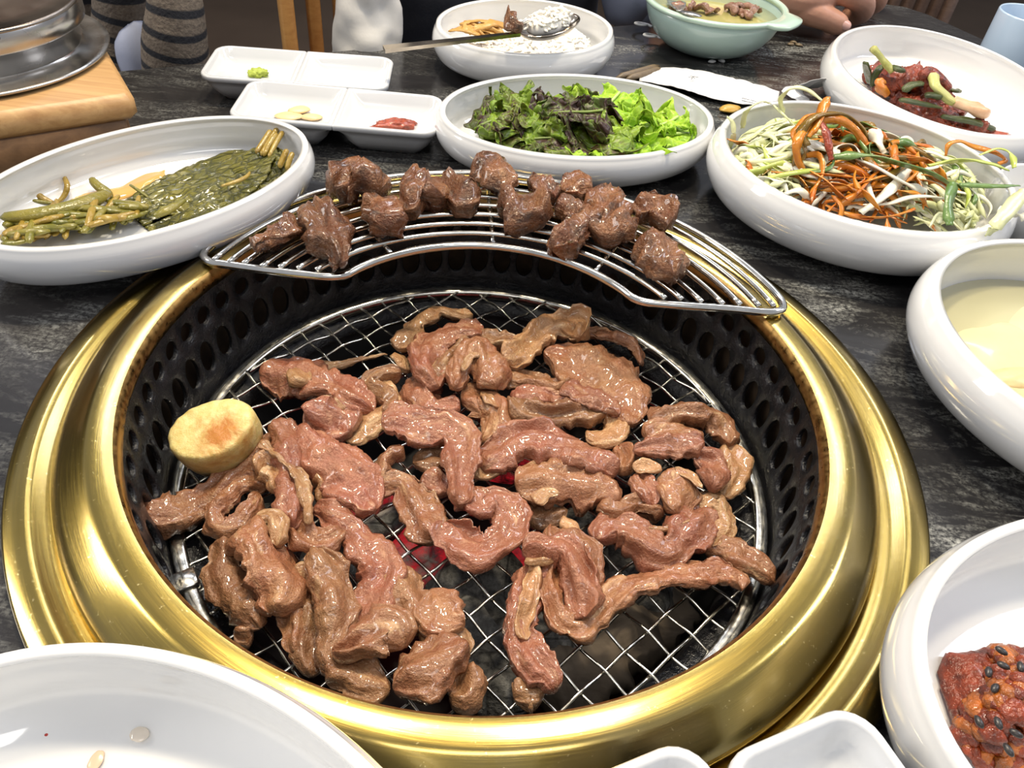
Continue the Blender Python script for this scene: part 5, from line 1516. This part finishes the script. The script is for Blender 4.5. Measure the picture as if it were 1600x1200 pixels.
seared('square seared piece third along the back of the rack', [(626, 290, 62), (650, 295, 78), (678, 300, 72), (692, 310, 40)], 18, 705)
seared('narrow seared piece with a right pointing corner', [(708, 276, 30), (716, 296, 54), (730, 310, 60), (750, 306, 30)], 16, 706)
seared('very dark seared piece touching the lettuce dish', [(742, 258, 34), (762, 270, 50), (780, 286, 50), (792, 300, 34)], 15, 707)
seared('biggest glossy seared piece at the middle of the rack', [(778, 312, 50), (802, 318, 78), (828, 330, 80), (852, 346, 44)], 18, 708)
seared('small seared piece with an upturned spike', [(838, 272, 14), (844, 286, 34), (856, 300, 46), (868, 310, 34)], 14, 709)
seared('round charred piece at the back, right of the spiked one', [(880, 300, 46), (902, 296, 56), (925, 298, 44)], 18, 710)
seared('S-shaped folded seared piece hanging over the inner frame', [(868, 320, 30), (900, 332, 46), (912, 348, 48), (890, 368, 46), (862, 388, 34)], 14, 711)
seared('tall wrinkled seared piece right of the S-shaped one', [(950, 300, 40), (952, 322, 64), (962, 348, 68), (972, 374, 48)], 18, 712)
seared('seared piece with a bent tip at the back right', [(998, 312, 32), (1014, 326, 50), (1034, 342, 46), (1042, 356, 28)], 15, 713)
seared('seared piece at the right end of the rack, nearest the frame', [(1010, 370, 50), (1028, 392, 66), (1042, 414, 60), (1052, 434, 36)], 17, 714)

# ------------------------------------------------------------------ mushroom slice
def mat_mush():
    n = NT('grilled_mushroom')
    ob = n.coord('Object')
    f = n.noise(ob, 55, 5, 0.65, .4)
    g = n.noise(ob, 260, 4, 0.7)
    d = n.n('ShaderNodeVectorMath', operation='DISTANCE')
    n.l(ob, d.inputs[0]); d.inputs[1].default_value = (0.007, -0.006, 0.026)
    m = n.math('SUBTRACT', 1.9, n.math('MULTIPLY', d.outputs['Value'], 105))
    m = n.math('MULTIPLY', m, n.ramp(f, [(0.35, (0.15,) * 3), (0.6, (1,) * 3)]))
    base = n.ramp(g, [(0.3, (0.62, 0.45, 0.13)), (0.7, (0.76, 0.62, 0.27))])
    col = n.mix(n.ramp(m, [(0.1, (0,) * 3), (0.8, (1,) * 3)]), base, (0.42, 0.15, 0.010, 1))
    n.color(col); n.set(Roughness=0.45, Subsurface_Weight=.15, Subsurface_Scale=.004)
    n.bump(n.math('ADD', g, f), .45, .0015)
    return n.m
mu = at(345, 692, GZ + .014)
def mushroom():
    n = 72
    k = np.linspace(0, 2 * math.pi, n, endpoint=False)
    tilt = np.array([0.10, -0.16])
    a, b, rot = .0210, .0180, math.radians(28)
    R = []
    for q, z in ((.15, .0), (.6, .0), (.88, .0005), (.97, .003), (1.0, .009), (1.0, .017), (.985, .0215), (.94, .0238), (.86, .0246), (.6, .0243), (.3, .0246), (.05, .0244)):
        wob = 1 + .035 * np.sin(2 * k + 1) + .025 * np.sin(3 * k + .4) + .012 * vnoise(np.c_[np.cos(k) * 5, np.sin(k) * 5, k * 0 + z * 90], 4)
        x, y = a * q * wob * np.cos(k), b * q * wob * np.sin(k)
        X = x * math.cos(rot) - y * math.sin(rot); Y = x * math.sin(rot) + y * math.cos(rot)
        zz = z + (X * tilt[0] + Y * tilt[1]) * (z / .0246) + (.0006 * vnoise(np.c_[X * 300, Y * 300, X * 0], 6) if z > .02 else 0)
        R.append(np.c_[mu[0] + X, mu[1] + Y, GZ + .0035 + .002 + zz])
    R = np.array(R)
    c0 = np.array([mu[0], mu[1], GZ + .012])
    al = math.radians(-20)            # leaning toward the camera, its back on the liner
    d = R - c0
    y = d[..., 1] * math.cos(-al) - d[..., 2] * math.sin(-al)
    z = d[..., 1] * math.sin(-al) + d[..., 2] * math.cos(-al)
    R = np.stack([d[..., 0], y, z], -1) + c0
    R[..., 2] += GZ + .004 - R[..., 2].min()
    return loft_rings(np.array(R))
solo('mushroom_slice', mushroom(), mat_mush(), 'thick cream slice of king oyster mushroom browned on top, at the left of the grate', 'mushroom')

# ------------------------------------------------------------------ pot in a wooden box at the far left
BX = thing('pot_box', at(100, 200, 0), 'wooden box with a bamboo lid plate carrying the stone pot, upper left', 'box')
BZ = 0.050
pA = at(209, 148, BZ); pB = at(168, 6, BZ); pC = at(0, 178, BZ)
be = (pC - pA) / np.linalg.norm(pC - pA)          # along the front edge, to the left
bn = np.array([be[1], -be[0], 0.0]); bn = bn if (bn @ (pB - pA)) > 0 else -bn
bw, bd = 0.24, float(np.linalg.norm(pB - pA)) * 1.03
bang = math.atan2(be[1], be[0])
cB = pA + be * bw / 2 + bn * bd / 2
def ax_rows(): return [tuple(be), tuple(np.cross((0, 0, 1), be)), (0, 0, 1)]
obj('top_plate', box(cB - np.array([0, 0, .0085]), (bw, bd, .017), axes=ax_rows(), bevel=.004), BAMBOO, BX)
cc = cB - np.array([0, 0, .017])
for nm, off, sz in (('side_panel', -bn * (bd / 2 - .012), (bw - .016, .014)), ('side_panel', bn * (bd / 2 - .012), (bw - .016, .014)), ('end_panel', -be * (bw / 2 - .012), (.014, bd - .038)), ('end_panel', be * (bw / 2 - .012), (.014, bd - .038))):
    obj(nm, box(np.array([cc[0], cc[1], (BZ - .017) / 2]) + off, (sz[0], sz[1], BZ - .0165), axes=ax_rows(), bevel=.002), WALNUT, BX)
PCx = np.array([-0.379, 0.232, BZ])
pot = thing('stone_pot', PCx, 'steel pot with a lid and broad flange on the wooden box at upper left', 'pot')
rw, rl, fr = 0.0690, 0.0752, 0.0856
obj('flange', lathe([(rw - .004, .002), (fr - .006, .0005), (fr, .0025), (fr + .0005, .0035), (fr, .0044), (fr - .004, .0038), (rw + .002, .0050), (rw, .007)], PCx, 128), STEEL, pot)
obj('wall', lathe([(rw - .002, .003), (rw, .007), (rw + .0008, .0205), (rl - .001, .0213), (rl, .0225), (rl, .0325), (rl - .001, .0345)], PCx, 128), STEEL, pot)
lid_ = obj('lid', lathe([(rl - .001, .0338), (rl, .0350), (rl - .001, .0362), (rl - .003, .0364), (rl - .004, .0355), (rl - .015, .037), (rl * .4, .041), (0.0, .042)], PCx, 128), mat_steel('brushed_dull_steel', (0.33, 0.29, 0.25, 1), 0.3, 14), pot)
obj('knob', lathe([(0.006, .041), (0.006, .048), (0.012, .052), (0.0125, .057), (0.007, .060), (0, .0602)], PCx, 40), STEEL, lid_)


# ------------------------------------------------------------------ cup
cu = at(1614, 21, 0.060)
solo('cup', lathe([(0, 0), (.029, 0), (.0308, .0015), (.0310, .004), (.0312, .0585), (.0307, .0598), (.0298, .0600), (.0290, .059), (.0288, .03), (.0285, .006), (0, .005)], (cu[0], cu[1], 0), 72), CUPM, 'pale blue cup at the far right edge of the table', 'cup')
sb = at(1622, 288, 0.045)
solo('side_bowl', lathe([(0, 0), (.020, 0), (.022, .002), (.032, .012), (.037, .028), (.0365, .040), (.034, .044), (.0332, .042), (.034, .028), (.028, .012), (0, .006)], (sb[0] + .012, sb[1], 0), 64), PORC, 'small white bowl barely showing at the right edge beside the scallion bowl', 'bowl')

# ------------------------------------------------------------------ chopstick wrapper, chopsticks, scraps
PAPER = simple('white_paper', (0.66, 0.66, 0.66), 0.6, 0, .04, 20, .15, 90, .001)
INK = simple('grey_print', (0.10, 0.10, 0.11), 0.6)
o = solo('paper_wrapper', sheet([at(1000, 117, .003), at(1060, 121, .006), at(1130, 136, .006), at(1190, 150, .004), at(1216, 157, .003)], [.026, .050, .056, .048, .040], 31, .0022, 60, 40, 22, 0, .0004, 0, serr=.06), PAPER, 'white paper chopstick wrapper lying between the lettuce and scallion dishes', 'wrapper')
ru = at(1140, 137, .01) - at(1080, 124, .01); ru /= np.linalg.norm(ru); rn = np.array([-ru[1], ru[0], 0])
def mark(px_, py_, L, w, ang=0.0, z=.0098):
    p = at(px_, py_, z)
    d = ru * math.cos(ang) + rn * math.sin(ang); e = np.array([-d[1], d[0], 0])
    return [p + d * L / 2 + e * w / 2, p - d * L / 2 + e * w / 2, p - d * L / 2 - e * w / 2, p + d * L / 2 - e * w / 2]
mb = MB()
rs = random.Random(5)
for i in range(26):
    x, y = 1160 + (i % 13) * 1.7, 153.5 + (i % 13) * .42 + (i // 13) * 3.6
    q = mark(x, y, .0016, .0003 + .0005 * rs.random(), rs.choice([0, 1.57, .6, 2.4]), .0072)
    mb.add([tuple(a) for a in q] + [tuple(np.array(a) + (0, 0, .0002)) for a in q], [(0, 1, 2, 3), (4, 7, 6, 5), (0, 4, 5, 1), (1, 5, 6, 2), (2, 6, 7, 3), (3, 7, 4, 0)])
for x, y, a in ((1079, 121, .3), (1081, 123, 1.6), (1084, 121.5, 2.2), (1082, 119.5, 0), (1088, 120.5, 0)):
    q = mark(x, y, .0040, .0006, a, .0095)
    mb.add([tuple(a_) for a_ in q] + [tuple(np.array(a_) + (0, 0, .0002)) for a_ in q], [(0, 1, 2, 3), (4, 7, 6, 5), (0, 4, 5, 1), (1, 5, 6, 2), (2, 6, 7, 3), (3, 7, 4, 0)])
q = [at(1062, 134, .0066), at(1100, 141, .0075), at(1160, 152, .0066)]
obj('printed_marks', mb, INK, o)['kind'] = 'stuff'
o = solo('paper_scrap', sheet([at(1288, 122, .030), at(1274, 130, .020), at(1254, 142, .008), at(1236, 151, .004)], [.004, .020, .030, .026], 32, .002, 60, 24, 14, 0, .0004, serr=.1), PAPER, 'torn upright corner of white paper left of the green onion kimchi bowl', 'paper')
TSTICK = mat_wood('wooden_chopstick', (0.10, 0.07, 0.04, 1), (0.22, 0.16, 0.09, 1), 1, .8)
for i, (a, b, lab) in enumerate((((962, 122, .003), (1030, 103, .003), 'brown chopstick behind the lettuce dish, the farther one'), ((978, 124, .0035), (1034, 107, .0035), 'brown chopstick nearer the paper wrapper'))):
    solo('chopstick', tube([at(*a), at(*b)], .0032, 8, 8), TSTICK, lab, 'chopstick', 'chopsticks behind the lettuce dish')
ORGP = simple('orange_scrap', (0.50, 0.30, 0.05), .3)
solo('food_scrap', blob(at(1140, 170, .003), (.010, .006, .003), 3, .3, 2, 3, .4), ORGP, 'orange food scrap between the lettuce dish and the scallion bowl', 'scrap')
for i, (x, y, lab) in enumerate(((1006, 44, 'farther curl of white peel left of the mint bowl'), (1020, 62, 'nearer curl of white peel left of the mint bowl'))):
    p = at(x, y, .003)
    k = np.linspace(0.4, 5.0, 9)
    solo('peel_curl', tube([p + (.0095 * math.cos(a), .007 * math.sin(a), .001 + .0006 * j) for j, a in enumerate(k)], .0018, 8, 30, .0012), PAPER, lab, 'scrap', 'curls on the table')
rs = random.Random(2)
for i, (x, y) in enumerate(((1240, 66), (1248, 70), (1236, 69), (1112, 96), (1128, 95))):
    solo('crumb', blob(at(x, y, .0016), (.004, .0022, .0016), i, .4, 2, 2, rs.uniform(0, 3)), PAPER if i > 2 else TSTICK, 'tiny crumb on the stone table right of the mint bowl' if i < 3 else 'tiny pale crumb on the table below the mint bowl', 'crumb', 'crumbs by the mint bowl' if i < 3 else 'pale crumbs below the mint bowl')

# ------------------------------------------------------------------ chairs
def chair(label, base, face, mat, slat_pos, wz0, wz1, hw, sw=.026):
    """base: middle of the backrest foot; face: direction the seat looks to"""
    f = np.array([math.cos(face), math.sin(face), 0]); s = np.array([-f[1], f[0], 0])
    c = np.array([base[0], base[1], 0])
    t = thing('wooden_chair', (c[0], c[1], FLOOR_Z), label, 'chair', 'wooden chairs beyond the table')
    A = [tuple(f), tuple(s), (0, 0, 1)]
    obj('seat', box(c + f * .21 + (0, 0, -.315), (.42, 2 * hw, .03), axes=A, bevel=.008), mat, t)
    for e in (-1, 1):
        obj('leg', box(c + f * .40 + s * e * (hw - .02) + (0, 0, -.54), (.032, .032, .42), axes=A, bevel=.004), mat, t)
        obj('leg', box(c + s * e * (hw - .02) + (0, 0, (FLOOR_Z + wz1) / 2), (.026, sw, wz1 - FLOOR_Z), axes=A, bevel=.004), mat, t)
    for q in slat_pos:
        obj('slat', box(c + s * q + (0, 0, (wz0 + wz1) / 2), (.014, sw, wz1 - wz0), axes=A, bevel=.003), mat, t)
    obj('top_rail', box(c + (0, 0, wz1), (.026, 2 * hw, .05), axes=A, bevel=.006), mat, t)
    obj('lower_rail', box(c + (0, 0, wz0), (.020, 2 * hw - .04, .03), axes=A, bevel=.004), mat, t)
    return t
nd = 1.05
a_ = at_n(450, 40, nd); b_ = at_n(492, 40, nd)
step = (b_ - a_) @ TE
e0 = float(a_ @ TE)
hw = .22
sw_ = px2m(a_, 25) * .86
ce = e0 + hw - .02
chair('oak slatted chair behind the person in the pale shirt', tab(ce, nd), math.atan2(-TN[1], -TN[0]), OAK, [(e0 + step * k - ce) for k in range(1, 7)], -.29, .16, hw, sw_)
a2 = at_n(1480, 14, .80)
e2 = float(a2 @ TE)
chair('dark slatted chair seen past the right end of the table', tab(e2 - .20, .80), math.atan2(-TN[1], -TN[0]), DOAK, [(-.16 + .04 * k) for k in range(9)], -.29, .12, .215)

# ------------------------------------------------------------------ people on the far side
def stripes():
    n = NT('striped_knit')
    uv = n.coord('UV')
    sx = n.n('ShaderNodeSeparateXYZ'); n.l(uv, sx.inputs[0])
    u = n.math('FRACT', n.math('MULTIPLY', sx.outputs[0], 60.0))
    nz = n.noise(n.coord('Object'), 320, 3)
    base = n.ramp(nz, [(0.3, (0.115, 0.09, 0.07)), (0.7, (0.19, 0.155, 0.12))])
    n.color(n.mix(n.ramp(u, [(0.60, (0,) * 3), (0.68, (1,) * 3), (0.94, (1,) * 3), (1.0, (0,) * 3)]), base, (0.014, 0.015, 0.02, 1)))
    n.set(Roughness=.9); n.bump(nz, .5, .002)
    return n.m
KNIT = stripes()
SHIRT = simple('pale_blue_shirt', (0.42, 0.46, 0.60), .75, 0, .08, 8, .2, 400, .0006)
CREAM = simple('pale_cream_shirt', (0.62, 0.60, 0.56), .75, 0, .08, 8, .2, 400, .0006)
NAVY = simple('dark_navy_cloth', (0.010, 0.012, 0.020), .8, 0, .2, 12, .2, 300, .0008)
TROUS = simple('dark_trousers', (0.015, 0.015, 0.018), .85)
SKIN = simple('skin', (0.52, 0.27, 0.18), .42, 0, .10, 60, .25, 420, .0006, sss=.2)
NAIL = simple('thumb_nail', (0.62, 0.36, 0.30), .25)
HAIR = simple('black_hair', (0.012, 0.010, 0.010), .5)

def body_uv(P, rx, ry, segs=28, n=60, seed=0, fold=.003):
    """cloth covered limb or trunk: uv.x runs along it"""
    C = catmull(np.c_[np.asarray(P, float), rx, ry], n)
    c, X, Y = C[:, :3], C[:, 3], C[:, 4]
    t, sd, up = frames(c)
    # keep the section axes steady: side along the table
    sd = np.tile(TE, (n, 1)); sd -= t * np.sum(sd * t, 1)[:, None]; sd /= np.linalg.norm(sd, axis=1)[:, None]
    up = np.cross(sd, t)
    s = np.r_[0, np.cumsum(np.linalg.norm(np.diff(c, axis=0), axis=1))]
    a = np.linspace(0, 2 * math.pi, segs, endpoint=False)
    pts = c[:, None, :] + sd[:, None, :] * (X[:, None] * np.cos(a))[:, :, None] + up[:, None, :] * (Y[:, None] * np.sin(a))[:, :, None]
    nr = pts - c[:, None, :]; nr /= np.linalg.norm(nr, axis=2)[:, :, None]
    pts = pts + nr * (fold * fbm(pts * 22 + seed, seed, 3))[:, :, None]
    v, f = loft_rings(pts)
    uv = np.stack([np.broadcast_to(s[:, None], (n, segs)), np.broadcast_to(a * .02, (n, segs))], -1).reshape(-1, 2)
    return v, f, np.vstack([uv, uv[:1], uv[-1:]])

def head(parent, c, r, hair_back):
    """simple head with a face turned to the table"""
    F = -TN; Rv = np.cross(F, (0, 0, 1)); c = np.asarray(c, float)
    v, f = ico(4)
    p = v.copy()
    x, y, z = p[:, 0], p[:, 1], p[:, 2]          # x right, y front, z up
    sx = 0.74 * (1 - 0.20 * np.clip(-z, 0, 1)); sy = 0.92
    q = np.c_[x * sx, y * sy * (1 - .06 * np.clip(-z, 0, 1)), z * 1.08]
    nose = np.exp(-((x / .14) ** 2 + ((z + .12) / .20) ** 2)) * (y > 0)
    q[:, 1] += .20 * nose
    for e in (-.32, .32):
        q[:, 1] -= .09 * np.exp(-(((x - e) / .16) ** 2 + ((z - .06) / .12) ** 2)) * (y > 0)
    q[:, 1] += .05 * np.exp(-((x / .22) ** 2 + ((z + .46) / .07) ** 2)) * (y > 0)
    q *= r
    W = c + np.outer(q[:, 0], Rv) + np.outer(q[:, 1], F) + np.outer(q[:, 2], (0, 0, 1))
    parent = obj('head', (W, f), SKIN, parent)
    k = (z > .25) | (y < -.1)
    h = q * 1.06
    keep = [t for t in f if all(k[i] for i in t)]
    Wh = c + np.outer(h[:, 0], Rv) + np.outer(h[:, 1], F) + np.outer(h[:, 2], (0, 0, 1))
    used = sorted({i for t in keep for i in t}); mp = {i: j for j, i in enumerate(used)}
    obj('hair', ([Wh[i] for i in used], [tuple(mp[i] for i in t) for t in keep]), HAIR, parent)
    EYE = bpy.data.materials.get('eye') or simple('eye', (0.02, 0.015, 0.012), .15)
    for e in (-.30, .30):
        obj('eye', blob(c + Rv * e * r + F * .80 * r + np.array([0, 0, .06 * r]), (.10 * r, .10 * r, .055 * r), 1, .02, 1, 2), EYE, parent)
        obj('ear', blob(c + Rv * e * 2.5 * r + np.array([0, 0, -.02 * r]), (.10 * r, .16 * r, .25 * r), 2, .1, 1, 3), SKIN, parent)
    obj('mouth', blob(c + F * .80 * r + np.array([0, 0, -.47 * r]), (.20 * r, .10 * r, .045 * r), 3, .05, 1, 2, math.atan2(Rv[1], Rv[0])), NAIL, parent)

# seated person in a striped top, left
pl = at_n(262, 60, .52)
eL_ = float(pl @ TE)
p1 = thing('person', tab(eL_, .66, FLOOR_Z), 'person in a brown and black striped knit top beyond the upper left of the table', 'person')
for (x0, w0, x1, w1, zt, nm) in ((268, 74, 276, 100, .5, 'sleeve'), (176, 78, 184, 80, .56, 'sleeve')):
    A_, B_ = at_n(x0, -40, .50 + (.06 if x0 < 200 else 0)), at_n(x1, 100, .50 + (.06 if x0 < 200 else 0))
    d = (A_ - B_) / np.linalg.norm(A_ - B_)
    B2 = B_ - d * .03
    sho = tab(eL_ - .09 + (.10 if x0 > 200 else -.10), .68, .15)
    r0 = px2m(A_, w0) / 2; r1 = px2m(B_, w1) / 2
    obj(nm, body_uv([sho, sho * .35 + A_ * .65 + (0, 0, .02), A_, B_, B2], [r0 * 1.3, r0 * 1.05, r0, r1, r1 * .97], [r0 * 1.3, r0 * 1.05, r0, r1, r1 * .97], 28, 80, int(x0), .0035), KNIT, p1)
tc = eL_ - .09
obj('torso', body_uv([tab(tc, .70, -.32), tab(tc, .69, -.15), tab(tc, .69, .05), tab(tc, .70, .17), tab(tc, .70, .22)], [.12, .115, .125, .12, .05], [.09, .09, .095, .08, .05], 40, 70, 3, .006), KNIT, p1)
obj('neck', tube([tab(tc, .70, .20), tab(tc, .69, .27)], .05, 16, 8), SKIN, p1)
head(p1, tab(tc, .68, .37), .115, True)
for e in (-.09, .09):
    obj('leg', body_uv([tab(tc + e, .70, -.31), tab(tc + e, .46, -.29), tab(tc + e, .31, -.31)], [.075, .07, .06], [.07, .065, .06], 20, 24, 7), TROUS, p1)
    obj('leg', body_uv([tab(tc + e, .31, -.30), tab(tc + e, .33, -.50), tab(tc + e, .35, -.745)], [.062, .055, .045], [.06, .055, .045], 20, 24, 8), TROUS, p1)
ph = at_n(215, 92, .60)
obj('hand', blob(at_n(217, 96, .545), (.022, .020, .042), 12, .1, 1.5, 3), SHIRT, p1)['label'] = 'lavender cloth cuff between the two striped sleeves'
# stool under them
st_ = thing('stool', tab(tc, .72, FLOOR_Z), 'low dark stool carrying the person in the striped top', 'stool')
obj('seat', box(tab(tc, .72, -.40), (.34, .32, .05), math.radians(30.2), .01), DOAK, st_)
for sx in (-1, 1):
    for sy in (-1, 1):
        obj('leg', box(tab(tc + sx * .13, .72 + sy * .12, -.588), (.03, .03, .325), math.radians(30.2), .003), DOAK, st_)

# seated person across the table: pale shirt, dark vest; left hand resting on the table
q0 = at_n(785, 20, .56)
ec = float(q0 @ TE) + .01
p2 = thing('person', tab(ec, .64, FLOOR_Z), 'person in a pale shirt and dark navy vest with a fist on the table', 'person')
obj('vest', body_uv([tab(ec, .64, -.30), tab(ec, .635, -.15), tab(ec, .64, .02), tab(ec, .66, .18), tab(ec, .67, .24)], [.155, .14, .15, .15, .06], [.10, .095, .105, .09, .055], 44, 70, 13, .007), NAVY, p2)
A_, B_ = at_n(575, -60, .50), at_n(572, 74, .485)
d = (A_ - B_) / np.linalg.norm(A_ - B_)
r0, r1 = px2m(A_, 100) / 2, px2m(B_, 96) / 2
sh = tab(ec - .16, .66, .19)
obj('sleeve', body_uv([sh, A_ + d * .02, B_, B_ - d * .05], [r0 * 1.1, r0, r1, r1 * .9], [r0 * 1.1, r0, r1, r1 * .9], 40, 80, 17, .013), CREAM, p2)
A_, B_ = at_n(992, -40, .52), at_n(985, 36, .50)
r0 = px2m(A_, 95) / 2
sh = tab(ec + .17, .66, .19)
hand_w = at(1222, -36, .046)
elb = at_n(990, 4, .53)
obj('sleeve', body_uv([sh, A_, elb, elb * .72 + hand_w * .28], [r0 * 1.05, r0, r0 * .95, r0 * .86], [r0 * 1.05, r0, r0 * .95, r0 * .86], 36, 80, 19, .006), SHIRT, p2)
obj('collar', body_uv([tab(ec, .66, .225), tab(ec, .665, .265)], [.062, .052], [.06, .05], 24, 10, 4, .002), CREAM, p2)
obj('neck', tube([tab(ec, .67, .22), tab(ec, .66, .30)], .052, 16, 8), SKIN, p2)
head(p2, tab(ec, .65, .40), .118, True)
for e in (-.09, .09):
    obj('leg', body_uv([tab(ec + e, .66, -.27), tab(ec + e, .44, -.25), tab(ec + e, .27, -.27)], [.08, .075, .065], [.07, .065, .06], 20, 24, 27), TROUS, p2)
    obj('leg', body_uv([tab(ec + e, .27, -.27), tab(ec + e, .29, -.50), tab(ec + e, .30, -.745)], [.065, .055, .045], [.06, .055, .045], 20, 24, 28), TROUS, p2)

# the fist: palm, thumb and four fingers grown into one surface
hm = MB()
def limb(P, r, segs=14, n=None):
    v, f = tube(P, r, segs, n or 26)
    hm.add(v, f)
wr = at(1214, -34, .050)
limb([elb * .9 + wr * .1, elb * .5 + wr * .5, wr * .85 + elb * .15, wr], [.034, .036, .028, .026], 18)
limb([wr, at(1232, -14, .042), at(1262, -8, .040), at(1300, -20, .042)], [.026, .026, .025, .020], 18)
limb([wr + (0, .01, -.004), at(1268, -30, .040), at(1320, -38, .040)], [.024, .025, .020], 18)
limb([at(1238, 2, .034), at(1268, 18, .028), at(1292, 29, .022), at(1310, 38, .0165), at(1322, 44, .0130)], [0.0180, 0.0144, 0.0122, 0.0115, 0.0088], 16)
limb([at(1298, -18, .046), at(1326, -12, .046), at(1346, 2, .036), at(1347, 18, .022), at(1334, 24, .0140), at(1318, 18, .0130)], [0.0153, 0.0140, 0.0131, 0.0119, 0.0106, 0.0095], 16)
limb([at(1315, -32, .046), at(1350, -26, .044), at(1369, -10, .033), at(1367, 5, .020), at(1352, 10, .0130), at(1335, 4, .0120)], [0.0149, 0.0135, 0.0126, 0.0115, 0.0103, 0.0095], 16)
limb([at(1325, -46, .043), at(1362, -42, .041), at(1378, -27, .031), at(1376, -12, .018), at(1362, -6, .0125), at(1345, -8, .0120)], [0.0140, 0.0126, 0.0117, 0.0108, 0.0099, 0.0090], 16)
limb([at(1330, -60, .040), at(1364, -57, .037), at(1378, -45, .028), at(1376, -31, .017), at(1364, -25, .0115), at(1350, -26, .011)], [0.0121, 0.0110, 0.0103, 0.0097, 0.0090, 0.0086], 16)
ha = obj('hand', hm, SKIN, p2)
ha['label'] = 'bare forearm and closed fist with the thumb laid on the table'
rm = ha.modifiers.new('join', 'REMESH'); rm.mode = 'VOXEL'; rm.voxel_size = 0.0014; rm.use_smooth_shade = True
sm = ha.modifiers.new('soften', 'SMOOTH'); sm.factor = .5; sm.iterations = 3
npt = at(1313, 40, .0160)
vw = (CAM - npt) / np.linalg.norm(CAM - npt)
nd_ = at(1322, 44, .0130) - at(1310, 38, .0165); nd_ /= np.linalg.norm(nd_)
nu = vw - nd_ * (vw @ nd_); nu /= np.linalg.norm(nu); nu = nu * .9 + np.array([0, 0, .43]); nu -= nd_ * (nu @ nd_); nu /= np.linalg.norm(nu)
ns = np.cross(nd_, nu)
v, f = ico(3)
q = np.sign(v) * np.abs(v) ** .8
P = npt + nu * .0088 + np.outer(q[:, 0] * .0070, nd_) + np.outer(q[:, 1] * .0056, ns) + np.outer(q[:, 2] * .0012 - .0022 * q[:, 1] ** 2, nu)
obj('nail', (P, f), NAIL, ha)
